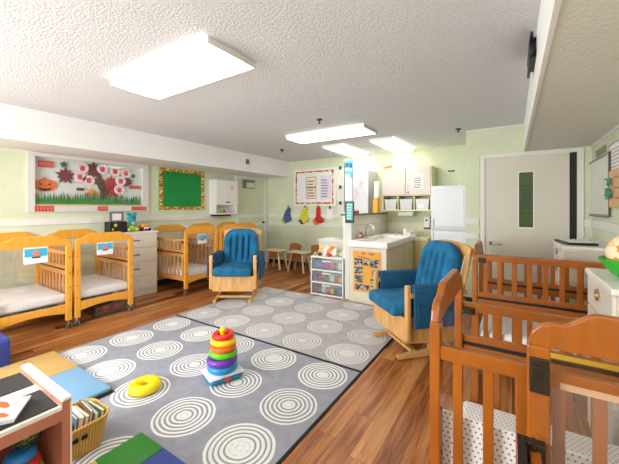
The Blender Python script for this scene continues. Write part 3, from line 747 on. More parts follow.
# bowl and ball, papers on right dressers
o = MB().lathe([(.05, 0), (.09, .03), (.125, .075), (.140, .105), (.132, .105), (.115, .075), (.08, .035), (.03, .012)], (.508, 2.14, 1.0), n=32).build('green_bowl', P('green_plastic', (48, 178, 48), .35), smooth=True)
tag(o, 'bright green plastic bowl on the white dresser at the right edge', 'bowl')
o = MB().sph((.500, 2.14, 1.128), .104, n=24).build('toy_ball', patch_mat('tan_orange_ball', [(214, 140, 62), (228, 186, 130), (206, 120, 50), (236, 214, 176)], 16), smooth=True)
tag(o, 'tan and orange round ball resting in the green bowl', 'ball')
t = empty('open_binder', (.50, 4.12, 1.0), R(10), 'black open binder with papers on top of the corner dresser', 'binder')
MB().box((-.10, -.26, 0), (.13, .14, .022)).build('cover', M_BLACK, t)
MB().box((-.07, -.20, .0225), (.11, .09, .030)).build('pages', M_PAPER, t)
MB().cyl((.0, -.12, .036), (.03, .02, .036), .006).build('highlighter_mark', P('yellow_marker', (216, 220, 40), .5), t)
tag(MB().box((.58, 3.88, 1.0), (.64, 3.96, 1.02), bev=.005).build('notepad', P('green_notepad', (120, 160, 60), .6)), 'small green notepad near the front of the corner dresser', 'notepad')

# ------------------------------------------------------------------ display window in the left wall
t = struct(empty('window_2', (XL, 2.14, 1.30)))
def yz(m, y0, y1, z0, z1, x0, x1): m.box((x0, y0-2.14, z0-1.30), (x1, y1-2.14, z1-1.30)); return m
f = MB(); yz(f, 1.36, 1.435, 1.30, 2.075, 0, .035); yz(f, 2.82, 2.92, 1.30, 2.075, 0, .035); yz(f, 1.435, 2.82, 1.30, 1.385, 0, .035); yz(f, 1.435, 2.82, 2.02, 2.075, 0, .035)
f.build('window_frame', P('grey_white_frame', (214, 210, 206), .4), t)
f = MB(); yz(f, 1.42, 2.84, 1.38, 2.03, -.06, -.048); f.build('backing', P('pale_backing', (222, 226, 222), .8), t)
f = MB(); yz(f, 1.43, 2.83, 1.385, 1.405, -.04, .004); f.build('sill', P('gold_sill', (196, 176, 118), .5), t)
f = MB(); yz(f, 1.436, 2.82, 1.406, 2.019, .006, .009); f.build('window_pane', M_GLASS, t)
XB = XL-.045
def cut(name, pts, mat, x, lab, cat, grp=None, th=.004, smooth=False):
    o = MB().prism(pts, 0, x, x+th).build(name, mat); tag(o, lab, cat, grp); return o
def blob(cy, cz, ry, rz, n=20, lob=0, k=0):
    return [(cy+ry*math.cos(2*PI*i/n)*(1+lob*math.cos(k*2*PI*i/n)), cz+rz*math.sin(2*PI*i/n)*(1+lob*math.cos(k*2*PI*i/n))) for i in range(n)]
# grass strip
pts = [(1.44, 1.405)]; n = 44
for i in range(n):
    y = 1.44+1.36*i/n; hgt = random.uniform(.09, .165)
    if 18 < i < 30: hgt += .03
    pts += [(y+.002, 1.455), (y+.015+random.uniform(-.018, .018), 1.42+hgt)]
pts += [(2.80, 1.43), (2.80, 1.405)]
pts = pts[::-1]
cut('paper_grass', pts, M_GRASS, XB+.033, 'green paper grass along the bottom of the fall display', 'paper grass')
for i, y in enumerate((1.80, 2.42, 2.52, 2.70)):
    cut('paper_stalk', [(y+.03, 1.42), (y+.045, 1.42), (y+.0, 1.56), (y-.01, 1.53)], P('rust_paper', (150, 84, 62), .8), XB+.028, 'rust-brown paper stalk in the grass, %s from the left' % ('first', 'second', 'third', 'fourth')[i], 'paper stalk', 'brown paper stalks')
# pumpkin
t = empty('paper_pumpkin', (XB+.012, 1.555, 1.555), 0, 'orange paper pumpkin with a grinning dark face in the fall display', 'paper pumpkin')
MB().prism(blob(0, .10, .125, .082, 36, .045, 7), 0, 0, .006).build('body', M_ORANGE, t)
MB().prism([(-.015, .17), (.015, .17), (.005, .215), (-.02, .205)], 0, 0, .006).build('stem', M_ORANGE, t)
f = MB().prism([(-.065, .135), (-.02, .11), (-.055, .10)], 0, .007, .009).prism([(.065, .135), (.055, .10), (.02, .11)], 0, .007, .009).prism([(0, .10), (.01, .085), (-.01, .085)], 0, .007, .009)
f.prism([(-.075, .075), (-.04, .062), (0, .058), (.04, .062), (.075, .075), (.05, .035), (0, .022), (-.05, .035)], 0, .007, .009)
f.build('face', P('dark_face', (60, 20, 24), .8), t)
# tree
tree = [(2.19, 1.41), (2.33, 1.41), (2.31, 1.52), (2.36, 1.66), (2.46, 1.76), (2.42, 1.78), (2.35, 1.73), (2.33, 1.80), (2.28, 1.74), (2.24, 1.80), (2.20, 1.90), (2.16, 1.88), (2.17, 1.78), (2.08, 1.80), (2.06, 1.76), (2.17, 1.70), (2.22, 1.58)]
cut('paper_tree', tree[::-1], M_BROWN, XB+.012, 'brown paper tree trunk with branches in the fall display', 'paper tree')
def leafpts(cy, cz, r, rot):
    p = []
    for i in range(20):
        a = 2*PI*i/20+rot; rr = r*(1.12 if i % 4 == 0 else .86 if i % 4 == 2 else .6); p.append((cy+rr*math.cos(a), cz+rr*math.sin(a)))
    return p
for cy, cz, r, m, l in ((1.78, 1.80, .12, M_MAROON, 'large maroon paper leaf beside the pumpkin'), (2.12, 1.91, .13, M_MAROON, 'dark maroon paper leaf at the top left of the paper tree'), (2.40, 1.60, .10, P('red_leaf', (176, 34, 36), .8), 'red paper leaf right of the paper tree trunk'),
                        (2.10, 1.55, .095, P('orange_leaf', (226, 150, 46), .8), 'orange paper leaf left of the paper tree trunk'), (2.60, 1.77, .095, M_MAROON, 'small maroon paper leaf at the right of the paper tree'), (2.36, 1.74, .11, P('red_leaf', (176, 34, 36), .8), 'dark red paper leaf in the middle of the paper tree'),
                        (1.76, 1.95, .05, P('green_leaf', (50, 100, 70), .8), 'small green paper sprig right of the top red card'), (2.70, 1.87, .035, P('green_leaf', (90, 140, 100), .8), 'small green paper sprig at the upper right of the display')):
    cut('paper_leaf', leafpts(cy, cz, r, .3), m, XB+.019, l, 'paper leaf', 'paper leaves')
pos = [(1.98, 1.90), (2.24, 1.91), (2.42, 1.895), (2.58, 1.88), (1.95, 1.77), (2.06, 1.73), (2.50, 1.75), (2.48, 1.61)]
nm = ['top left', 'top middle', 'top right of the middle', 'rightmost in the top row', 'left one in the second row', 'second row near the trunk', 'right of the trunk', 'lowest right of the trunk']
for (cy, cz), l in zip(pos, nm):
    t = empty('handprint_disc', (XB+.026, cy, cz-.035), 0, 'white paper disc with a pink handprint on the tree, ' + l, 'handprint', 'handprint discs')
    MB().prism(blob(0, .06, .078, .072, 24), 0, 0, .003).build('disc', P('disc_paper', (240, 222, 224), .8), t)
    f = MB().prism(blob(0, .045, .034, .027, 14), 0, .0035, .0045)
    for a in (-50, -20, 10, 40): 
        x = math.sin(R(a)); z = math.cos(R(a)); f.prism([(x*.02-.009, .045+z*.02), (x*.02+.009, .045+z*.02), (x*.06+.009, .045+z*.06), (x*.06-.009, .045+z*.06)], 0, .0035, .0045)
    f.build('handprint', M_PINK, t)
def redcard(x, cy, cz, w, hh, lab):
    t = empty('red_card', (x, cy, cz-hh/2), 0, lab, 'card', 'red lettered cards')
    MB().box((0, -w/2, 0), (.004, w/2, hh)).build('card', M_RED, t)
    f = MB(); n = 5
    for k in range(n): 
        c = -w*.36+w*.72*k/(n-1); f.box((.0045, c-.008, hh*.3), (.0055, c+.004, hh*.72)).box((.0045, c-.008, hh*.3), (.0055, c+.012, hh*.4))
    f.build('lettering', P('faded_letter', (232, 150, 140), .8), t)
redcard(XB+.02, 1.56, 1.935, .16, .085, 'red lettered card at the top left inside the display')
redcard(XB+.02, 2.72, 1.69, .19, .055, 'red lettered card at the right inside the display')
redcard(XL+.035, 1.53, 1.345, .20, .075, 'red lettered card on the lower left of the display frame')
redcard(XL+.035, 2.22, 1.345, .14, .065, 'red lettered card on the middle of the lower display frame')
redcard(XL+.035, 2.76, 1.345, .24, .06, 'red lettered card on the lower right of the display frame')
tag(MB().box((XB+.02, 1.91, 1.60), (XB+.024, 2.0, 1.64)).build('sign_strip', P('dark_strip', (92, 52, 50), .7)), 'small dark red strip sign left of the paper tree', 'sign')
tag(MB().box((XB+.042, 2.0, 1.48), (XB+.046, 2.05, 1.56)).build('photo_card', P('slate_card', (96, 100, 120), .7)), 'small slate blue card standing in the paper grass', 'card')

# ------------------------------------------------------------------ green board
M_FALL = patch_mat('fall_border', [(196, 60, 36), (226, 196, 70), (60, 120, 50), (224, 140, 40), (238, 220, 150), (150, 40, 30)], 42)
t = empty('bulletin_board', (XL, 3.585, 1.32), 0, 'empty green bulletin board with a colourful leaf border on the left wall', 'bulletin board')
MB().box((0, -.465, 0), (.02, .465, .74)).build('board', M_GREEN, t)
f = MB().box((.0205, -.465, 0), (.025, -.405, .74)).box((.0205, .405, 0), (.025, .465, .74)).box((.0205, -.405, 0), (.025, .405, .055)).box((.0205, -.405, .685), (.025, .405, .74))
f.build('border', M_FALL, t)
# wall cabinet
t = empty('wall_cabinet', (XL, 4.485, 1.22), 0, 'white wall cabinet with an open shelf below its doors, right of the green board', 'wall cabinet')
f = MB().box((0, -.285, 0), (.2, -.27, .70)).box((0, .27, 0), (.2, .285, .70)).box((0, -.27, 0), (.2, .27, .03)).box((0, -.27, .19), (.2, .27, .21)).box((0, -.27, .68), (.2, .27, .70)).box((0.001, -.27, 0.03), (.01, .27, .19))
f.build('carcass', M_WHITE, t)
for s in (-1, 1):
    d = MB().box((.2, min(0, s*.283)+.001, .20), (.215, max(0, s*.283)-.001, .70)).build('cabinet_door', M_WHITE, t)
    if s < 0: MB().box((.216, -.03, .235), (.222, .06, .26)).build('handle', M_BLACK, d)
MB().prism(blob(.12, .55, .05, .05, 14), 0, .216, .218).build('heart_sticker', P('pink_outline', (230, 196, 196), .8), t)
for k, (y, c, l) in enumerate(((4.40, (150, 200, 60), 'lime'), (4.47, (196, 90, 60), 'rust red'), (4.62, (200, 190, 180), 'pale grey'))):
    tag(MB().sph((-5.02, y, 1.25+.035), .035).build('small_toy', P('small_toy%d' % k, c, .5), smooth=True), l + ' small toy on the open shelf of the wall cabinet', 'toy', 'toys in the wall cabinet')
tag(MB().box((XL, 4.22, 1.185), (XL+.16, 4.62, 1.215)).build('hanging_ledge', M_DARK), 'narrow dark ledge under the white wall cabinet', 'ledge')

# ------------------------------------------------------------------ far wall things
t = empty('poster_board', (-3.725, YF-.03, 1.39), 0, 'white notice board with leaf border and two charts on the far wall', 'notice board')
MB().box((-.555, 0, 0), (.555, .03, .84)).build('frame', M_WHITE, t)
MB().box((-.50, -.004, .05), (.50, 0, .79)).build('board', P('board_white', (232, 232, 234), .6), t)
f = MB().box((-.50, -.008, .05), (-.465, -.004, .79)).box((.465, -.008, .05), (.50, -.004, .79)).box((-.465, -.008, .05), (.465, -.004, .085)).box((-.465, -.008, .755), (.465, -.004, .79))
f.build('border', patch_mat('fall_border2', [(150, 70, 40), (236, 190, 80), (236, 214, 150), (206, 110, 40), (200, 60, 40)], 22), t)
def sheet(name, x0, x1, z0, z1, y, m, lab, cat, lines=None, framec=None, grp=None):
    t = empty(name, ((x0+x1)/2, y, z0), 0, lab, cat, grp); w = (x1-x0)/2; h = z1-z0
    MB().box((-w, -.002, 0), (w, 0, h)).build('paper', m, t)
    if framec:
        v=w-.012; f = MB().box((-w, -.003, 0), (-v, -.002, h)).box((v, -.003, 0), (w, -.002, h)).box((-v, -.003, 0), (v, -.002, .012)).box((-v, -.003, h-.012), (v, -.002, h)).box((-v, -.003, h*.48), (v, -.002, h*.54))
        f.build('frame_print', framec, t)
    if lines:
        f = MB(); 
        for k in range(lines): f.box((-w*.75, -.0035, h*(.1+.8*k/lines)), (w*(.3+.4*random.random()), -.0025, h*(.1+.8*k/lines)+h*.3/lines))
        f.build('text_lines', P('grey_text', (120, 120, 122), .7), t)
    return t
sheet('wall_chart', -3.93, -3.66, 1.56, 2.05, YF-.04, P('cream_paper', (236, 220, 190), .8), 'cream two-part chart in a brown outline on the notice board', 'chart', 6, P('brown_outline', (150, 100, 100), .7))
sheet('wall_chart', -3.56, -3.28, 1.54, 2.06, YF-.04, P('pastel_paper', (222, 214, 232), .8), 'pastel striped chart at the right on the notice board', 'chart', 7)
sheet('pinned_paper', -3.40, -3.24, 1.10, 1.34, YF-.02, M_PAPER, 'small white paper pinned under the right corner of the notice board', 'paper', None)
tag(MB().box((-3.335, YF-.04, 1.33), (-3.305, YF-.022, 1.39)).build('paper_clip', M_BLACK), 'black clip on the small pinned paper', 'clip', 'black clips')
for k, (z0, z1, zc, w_) in enumerate(((1.80, 2.20, 2.19, 0), (1.48, 1.78, 1.78, 1), (1.10, 1.45, 1.44, 2))):
    sheet('pinned_paper', -3.14, -2.80, z0, z1, YF, P('faint_paper', (226, 228, 222), .8), ('top', 'middle', 'bottom')[w_] + ' white paper in the column hanging left of the white post', 'paper', None)
    tag(MB().box((-3.10, YF-.015, zc-.02), (-3.05, YF-.0025, zc+.05)).build('paper_clip', M_BLACK), 'black clip holding the %s paper by the white post' % ('top', 'middle', 'bottom')[w_], 'clip', 'black clips')
def puppet(x, c1, c2, lab, k):
    t = empty('hanging_toy', (x, YF-.035, 1.03), 0, lab, 'hanging toy', 'soft toys hung on the rail')
    lean = (.04, .02, -.01)[k]
    out = [(-.13, .02), (-.05, -.03), (.06, -.01), (.13, .04), (.11, .10), (.07, .22), (.07+lean, .30), (.0+lean, .34), (-.05+lean, .28), (-.08, .16)]
    if k == 2: out = [(-.14, .02), (-.05, .0), (.06, -.02), (.14, .03), (.12, .09), (.05, .14), (.04, .32), (-.0, .36), (-.05, .30), (-.05, .14)]
    MB().prism(out[::-1], 1, -.035, .01).build('body', c1, t, bevel=.012)
    MB().prism([(-.15, .03), (-.06, -.06), (-.01, -.03), (-.08, .07)], 1, -.04, -.0).build('trim', c2, t, bevel=.008)
    MB().torus((lean, -.01, .35), .025, .006, mat=Matrix.Rotation(R(90), 4, 'X'), n=16, k=6).build('hook_loop', M_BLACK, t)
puppet(-4.47, dots_mat('blue_star_cloth', (28, 60, 130), (220, 220, 220), .05, .16, (0, 2)), P('olive_cloth', (150, 160, 40), .8), 'blue dotted soft toy hanging on the far wall rail', 0)
puppet(-3.98, dots_mat('yellow_print_cloth', (222, 210, 40), (60, 70, 60), .06, .2, (0, 2)), P('dark_cloth', (70, 70, 80), .8), 'yellow soft toy hanging on the far wall rail', 1)
puppet(-3.60, P('red_cloth', (196, 34, 30), .8), P('rust_cloth', (214, 110, 50), .8), 'red soft toy hanging on the far wall rail', 2)
# small tables and chairs
M_TBL = P('table_maple', (234, 212, 174), .4, noise=.05, scale=4); M_CHW = P('chair_wood', (190, 120, 62), .45, noise=.08, scale=5)
def toddler_table(x, y, lab):
    t = empty('toddler_table', (x, y, 0), 0, lab, 'small table', 'toddler tables')
    MB().box((-.235, -.20, .40), (.235, .12, .425), bev=.008).build('tabletop', M_TBL, t)
    MB().box((-.15, -.12, .25), (.15, -.10, .40)).build('apron', M_CHW, t)
    for sx in (-1, 1):
        for sy, yy in ((-1, -.13), (1, .07)):
            f = MB().cyl((sx*.20, yy+sy*.03, 0), (sx*.13, yy, .40), .022, .02, n=8); f.build('leg', M_TBL, t)
toddler_table(-4.42, 5.48, 'low wooden toddler table by the side door, the left one of two')
toddler_table(-3.80, 5.48, 'low wooden toddler table near the drawer cart, the right one of two')
def toddler_chair(x, y, lab):
    t = empty('toddler_chair', (x, y, 0), 0, lab, 'small chair', 'toddler chairs')
    MB().box((-.14, -.12, .22), (.14, .12, .24), bev=.006).build('seat', M_CHW, t)
    us = [-.15+.30*i/10 for i in range(11)]
    MB().strip(us, [.40]*11, [.50+.04*(1-(abs(u)/.15)**2) for u in us], 1, .11, .13).build('backrest', M_CHW, t, bevel=.004)
    for sx in (-1, 1):
        MB().box((sx*.13-.012, .105, 0), (sx*.13+.012, .13, .48)).build('leg', M_CHW, t)
        MB().box((sx*.13-.012, -.12, 0), (sx*.13+.012, -.095, .22)).build('leg', M_CHW, t)
toddler_chair(-4.22, 5.76, 'small brown wooden chair tucked behind the left toddler table')
toddler_chair(-3.62, 5.76, 'small brown wooden chair tucked behind the right toddler table')

# low white unit, drawer cart
t = empty('low_cabinet', (-2.62, 4.95, 0), 0, 'low off-white cabinet behind the plastic drawer cart', 'cabinet')
MB().box((-.26, -.20, 0), (.46, .22, .77)).build('carcass', M_OFFW, t); MB().box((-.28, -.22, .77), (.48, .24, .80)).build('top', M_WHITE, t)
tag(MB().box((-2.64, 4.85, .80), (-2.30, 5.05, .806)).build('paper_pile', P('grey_paper', (186, 190, 192), .6)), 'flat grey papers on the low cabinet by the post', 'papers')
t = empty('drawer_cart', (-2.40, 4.33, 0), R(3), 'white plastic three-drawer cart full of toys beside the white post', 'drawer cart')
W_, D_ = .27, .17
f = MB()
for s in (-1, 1): f.box((s*W_-.008, -D_, 0), (s*W_+.008, D_, .60))
for z in (.0, .185, .375, .575): f.box((-W_, -D_, z), (W_, D_, z+.022))
f.box((-W_, D_-.006, 0), (W_, D_, .60)); f.build('cart_frame', M_WHITE, t)
tc_ = [(206, 60, 90), (60, 90, 190), (230, 200, 90), (90, 170, 110), (150, 60, 160), (60, 60, 70), (226, 226, 226), (190, 50, 60), (50, 120, 170), (230, 140, 60)]
tn = ['crimson', 'blue', 'straw yellow', 'mint green', 'purple', 'charcoal', 'white', 'red', 'steel blue', 'amber']
dn = ['bottom', 'middle', 'top']
for k, z in enumerate((.024, .21, .40)):
    d = MB().box((-W_+.012, -D_-.004, z), (W_-.012, -D_, z+.155)).box((-W_+.012, -D_, z), (-W_+.016, D_-.01, z+.14)).box((W_-.016, -D_, z), (W_-.012, D_-.01, z+.14)).box((-W_+.012, -D_, z), (W_-.012, D_-.01, z+.004)).build('drawer', M_CLOUDY, t)
    MB().box((-.07, -D_-.014, z+.125), (.07, -D_-.004, z+.14)).build('handle', M_WHITE, d)
    for j in range(7):
        c = (j*3+k*4) % 10; r = random.uniform(.036, .052)
        x = -.21+.07*j; y = -.10+random.uniform(0, .03)
        o = MB().sph((0, 0, 0), r, (.9, .9, 1)) if j % 2 else MB().box((-r*.8, -r*.8, -r), (r*.8, r*.8, r), bev=.008)
        o = o.build('drawer_toy', P('dtoy%d' % c, tc_[c], .5), smooth=bool(j % 2), loc=(-2.40+x*.998-.05*y, 4.33+y+.052*x, z+.006+r))
        tag(o, '%s toy in the %s drawer of the plastic cart, place %s from the left' % (tn[c], dn[k], ('one', 'two', 'three', 'four', 'five', 'six', 'seven')[j]), 'toy', 'toys in the drawer cart')
pl = [(-.20, (236, 190, 90), .055, 'yellow'), (-.10, (240, 226, 214), .07, 'cream'), (-.01, (222, 140, 84), .075, 'orange'), (.07, (236, 232, 226), .06, 'white'), (.14, (120, 180, 90), .05, 'green'), (.20, (214, 200, 196), .05, 'grey pink')]
for x, c, r, l in pl:
    t = empty('plush_toy', (-2.40+x, 4.33+random.uniform(-.05, .03), .5975), 0, l + ' plush toy in the pile on top of the drawer cart', 'plush toy', 'plush toys on the drawer cart')
    m = P('plush_'+l, c, .9)
    MB().sph((0, 0, r*.8), r, (1, .9, .8)).sph((r*.5, -.02, r*1.5), r*.55).build('body', m, t, smooth=True)
    MB().sph((r*.3, -.03, r*2.0), r*.2).sph((r*.9, -.03, r*1.9), r*.2).build('ears', m, t, smooth=True)
for x, y, c, l in ((-.23, -.11, (200, 150, 40), 'mustard'), (-.14, -.12, (70, 70, 110), 'navy'), (.03, -.12, (226, 60, 60), 'red'), (-.05, -.12, (230, 230, 220), 'ivory')):
    tag(MB().sph((-2.40+x, 4.33+y, .598+.03), .03).build('small_toy', P('st'+l, c, .6), smooth=True), l + ' small toy at the front edge on top of the drawer cart', 'toy', 'small toys on the drawer cart')

# ------------------------------------------------------------------ sink area
# half wall and post
sbox('wall_half', (-2.16, 4.26, 0), (-2.06, YF, 1.235), P('cream_wall_paint', (226, 224, 206), .6))
sbox('trim_13', (-2.20, 4.26, 1.235), (-2.03, YF, 1.26), P('grey_ledge', (110, 98, 92), .5))
sbox('trim_14', (-2.06, 4.26, 1.075), (-2.052, YF, 1.083), P('panel_seam', (196, 188, 164), .6))
t = struct(MB().box((-2.095, 4.20, 0), (-1.992, 4.26, 2.075)).build('trim_15', P('white_post', (214, 213, 209), .5)))
struct(MB().box((-2.108, 4.20, 1.3), (-2.096, 4.25, 2.03)).build('trim_16', P('dark_edge', (70, 68, 70), .5)))
t = empty('hanging_tag_poster', (-2.035, 4.196, 1.80), 0, 'blue and white narrow poster at the top of the white post', 'poster')
MB().box((-.055, -.003, 0), (.065, 0, .25)).build('paper', P('aqua_print', (80, 196, 214), .6), t)
MB().box((-.045, -.005, .16), (.0, -.0035, .225)).box((.012, -.005, .15), (.06, -.0035, .215)).build('blue_square', P('deep_blue_print', (36, 96, 160), .6), t)
f = MB().prism([(-.05, .10), (-.01, .12), (.02, .09), (.06, .11), (.06, .13), (.0, .15), (-.05, .14)], 1, -.005, -.0035); f.build('white_wave', M_PAPER, t)
MB().box((-.055, -.005, 0), (.02, -.0035, .055)).build('white_print', M_PAPER, t)
t = sheet('post_paper', -2.09, -1.975, 1.46, 1.79, 4.20, M_PAPER, 'white paper sheet on the post below the blue poster', 'paper', None)
t = empty('framed_notice', (-2.01, 4.19, 1.13), 0, 'black framed teal notice hanging on the white post', 'notice')
MB().box((-.072, -.012, 0), (.072, 0, .32)).build('frame', M_BLACK, t)
MB().box((-.05, -.014, .045), (.05, -.012, .30)).build('print', P('teal_print', (80, 186, 206), .6), t)
f = MB()
for k in range(6): f.box((-.04, -.0155, .06+.04*k), (.025+.003*k, -.0142, .075+.04*k))
f.build('text_lines', P('cream_text', (222, 236, 170), .6), t)

t = empty('sink_unit', (-1.70, 4.80, 0), 0, 'beige sink cabinet with a thick white countertop beside the white post', 'sink cabinet')
f = MB().box((-.285, -.68, 0), (.275, .90, .79)); f.build('cabinet_body', M_BEIGE, t)
for y0_, y1_ in ((-.64, .06), (.08, .86)):
    MB().box((.276, y0_, .06), (.290, y1_, .77)).build('cabinet_door', P('olive_beige_laminate', (206, 196, 158), .5), t)
MB().box((-.285, -.70, .03), (.275, -.681, .79)).build('front_panel', M_BEIGE, t)
f = MB().box((-.292, -.71, .795), (.292, -.66, .88), bev=.006).box((.25, -.659, .795), (.292, .50, .88), bev=.006).box((-.292, -.659, .795), (-.20, .50, .88), bev=.006).box((-.292, .501, .795), (.292, .92, .88), bev=.006).box((-.199, -.659, .80), (.249, .50, .83))
f.build('countertop', M_WHITE, t, smooth=True)
f = MB().tube([(-.24, -.18, .87), (-.24, -.18, 1.02), (-.22, -.18, 1.07), (-.17, -.18, 1.09), (-.12, -.18, 1.07), (-.10, -.18, 1.02)], .012).cyl((-.24, -.18, .88), (-.24, -.18, .91), .028).tube([(-.24, -.24, .88), (-.24, -.24, .92), (-.20, -.26, .94)], .008).cyl((.06, .40, .88), (.06, .40, .96), .012)
f.build('faucet', M_CHROME, t, smooth=True)
# collage poster on the sink
t = empty('photo_poster', (-1.71, 4.098, .17), 0, 'orange poster with a collage of photos on the front of the sink cabinet', 'poster')
MB().box((-.20, -.004, 0), (.21, 0, .575)).build('paper', P('orange_poster', (230, 160, 62), .7), t)
f = MB()
random.seed(3)
mph = patch_mat('photo_print', [(60, 66, 80), (150, 160, 170), (96, 88, 86), (40, 44, 52), (186, 170, 150), (120, 140, 90)], 34)
for (x, z, w, hh) in ((-.12, .38, .13, .10), (.12, .37, .14, .11), (-.12, .26, .13, .10), (-.11, .14, .13, .10), (.0, .385, .08, .09), (.13, .24, .10, .10), (.12, .10, .12, .11), (-.1, .035, .14, .08), (.01, .04, .08, .07)):
    MB().box((x-w/2, -.006, z-hh*.1), (x+w/2, -.0045, z+hh*.9)).build('photo', mph, t)
f = MB()
for k in range(7): f.box((-.13+.026*k, -.006, .490-.004*k), (-.113+.026*k, -.0045, .505-.004*k))
for x in (-.07, -.04, .04, .065, .09): f.box((x, -.006, .53), (x+.018, -.0045, .552))
f.build('handwriting', P('brown_ink', (120, 60, 20), .7), t)
# things on the counter and the ledge
t = empty('soap_bottle', (-1.99, 4.55, .88), 0, 'small red and white bottle on the counter by the faucet', 'bottle')
MB().lathe([(.03, 0), (.034, .01), (.034, .07), (.015, .09), (.015, .10)]).build('bottle_body', P('soap_red', (206, 80, 80), .4), t, smooth=True)
MB().cyl((0, 0, .1), (0, 0, .13), .012).box((-.03, -.006, .125), (.01, .006, .135)).build('pump', M_PAPER, t)
MB().box((-.02, -.036, .02), (.02, -.0345, .06)).build('bottle_label', M_PAPER, t)
for k, (y, l) in enumerate(((4.52, 'red apple ornament on the ledge near the white post'), (4.62, 'small red ornament farther along the ledge'))):
    tag(MB().sph((-2.08, y, 1.26+.028), .028).cyl((-2.08, y, 1.31), (-2.08, y, 1.33), .005).build('ornament', P('apple_red', (206, 60, 40), .4), smooth=True), l, 'ornament', 'red ornaments')
tag(MB().box((-2.14, 5.42, 1.26), (-2.05, 5.56, 1.50), bev=.008).box((-2.13, 5.43, 1.5), (-2.06, 5.55, 1.54), bev=.006).build('orange_box', P('orange_box', (240, 176, 40), .5)), 'tall orange carton on the ledge beside the wall cupboard', 'carton')
tag(MB().lathe([(.018, 0), (.045, .001), (.045, .30), (.018, .301)], (-2.095, 5.49, 1.54)).build('paper_roll', M_PAPER, smooth=True), 'white paper roll standing on the orange carton', 'paper roll')
t = empty('paper_cup_stack', (-1.52, 5.35, .882), 0, 'white cups at the right rear of the sink counter', 'cups')
MB().lathe([(.03, 0), (.042, .12), (.038, .12), (.026, .005)]).build('cup', M_PAPER, t, smooth=True)
MB().lathe([(.03, .0), (.042, .07), (.038, .07), (.026, .005)], (.07, -.03, 0)).build('cup', M_PAPER, t, smooth=True)
# tall white metal cabinet on the other side of the half wall
t = empty('tall_cabinet', (-2.53, 5.70, 0), 0, 'tall white cabinet with childrens drawings behind the half wall', 'tall cabinet')
MB().box((-.22, -.19, 0), (.27, .23, 2.06)).build('carcass', P('cool_white', (196, 198, 203), .45), t)
MB().box((-.22, -.205, .05), (.27, -.191, 2.05), bev=.004).build('cabinet_door', P('cool_white2', (208, 210, 215), .45), t)
f = MB()
for x, z in ((.12, 1.78), (.02, 1.70), (.06, 1.62), (.14, 1.84), (.0, 1.55)): f.torus((x, -.209, z), .03, .004, mat=Matrix.Rotation(R(90), 4, 'X'), n=14, k=6)
f.build('drawing', P('faint_pink', (214, 178, 186), .8), t)
# upper cupboard
t = empty('upper_cupboard', (-1.59, 5.775, 1.30), 0, 'cream wall cupboard with two doors and three cubbies over the sink', 'wall cupboard')
M_EDGE = P('cream_edge', (236, 224, 178), .5)
f = MB().box((-.44, -.17, 0), (-.415, .165, .78)).box((.415, -.17, 0), (.44, .165, .78)).box((-.415, -.17, 0), (.415, .165, .02)).box((-.415, -.17, .27), (.415, .165, .29)).box((-.415, -.17, .76), (.415, .165, .78)).box((-.44, .165, 0), (.44, .172, .78)).box((-.15, -.17, .02), (-.135, .165, .27)).box((.135, -.17, .02), (.15, .165, .27))
f.build('carcass', M_EDGE, t)
for s in (-1, 1):
    d = MB().box((min(0, s*.425)+.003, -.188, .29), (max(0, s*.425)-.003, -.171, .77), bev=.004).build('cupboard_door', P('door_cream', (216, 209, 201), .45), t)
    MB().box((s*.035-.008, -.205, .38), (s*.035+.008, -.189, .48)).build('handle', P('cream_handle', (226, 214, 190), .4), d)
MB().cyl((.045, -.189, .33), (.045, -.196, .33), .016).build('lock_knob', M_DARK, t)
sheet('door_notice', -1.47, -1.28, 1.68, 1.93, 5.585, M_PAPER, 'printed sheet on the right door of the cream cupboard', 'paper', 5)
for k, x in enumerate((-1.87, -1.59, -1.31)):
    t = empty('fabric_bin', (x, 5.72, 1.32), 0, ('left', 'middle', 'right')[k] + ' pale storage bin in the cubbies under the cream cupboard', 'bin', 'bins in the cupboard cubbies')
    MB().prism([(-.095, 0), (.095, 0), (.115, .19), (-.115, .19)], 1, -.11, .08).build('bin_body', P('bin%d' % k, ((202, 214, 212), (196, 210, 212), (218, 218, 220))[k], .6), t)
    MB().box((-.07, -.113, .03), (.03, -.111, .10)).build('bin_label', P('bin_pink', (220, 200, 200), .7) if k < 2 else M_PAPER, t)
t = empty('towel_dispenser', (-1.62, 5.70, 1.205), 0, 'white paper towel holder under the cream cupboard', 'towel holder')
MB().cyl((-.13, 0, .045), (.13, 0, .045), .045, n=20).build('roll', M_PAPER, t, smooth=True)
MB().box((-.14, -.02, .03), (-.132, .02, .095)).box((.132, -.02, .03), (.14, .02, .095)).build('bracket', M_WHITE, t)
t = empty('soap_dispenser', (-1.29, 5.93, 1.0), 0, 'white box dispenser with a black button beside the refrigerator', 'dispenser')
MB().box((-.05, -.08, 0), (.05, .018, .20), bev=.012).build('housing', M_WHITE, t); MB().cyl((0, -.081, .13), (0, -.09, .13), .018).build('button', M_BLACK, t); MB().box((-.05, -.075, -.03), (.05, -.01, 0)).build('spout', M_DARK, t)
tag(MB().sph((-1.97, 5.75, 2.08+.035), .04, (1.3, .8, .9)).sph((-1.91, 5.74, 2.08+.055), .028).sph((-2.04, 5.75, 2.08+.03), .024).build('plush_toy', P('brown_plush', (176, 140, 90), .9), smooth=True), 'little brown plush toy on top of the cream cupboard', 'plush toy')
tag(MB().box((-.95, YF-.008, 1.985), (-.84, YF, 2.015)).build('wall_tag', P('teal_tag', (40, 120, 130), .6)), 'small teal tag on the far wall above the refrigerator', 'tag')
t = empty('base_cabinet', (-1.22, 5.68, 0), 0, 'low yellowish cabinet between the sink unit and the refrigerator', 'cabinet')
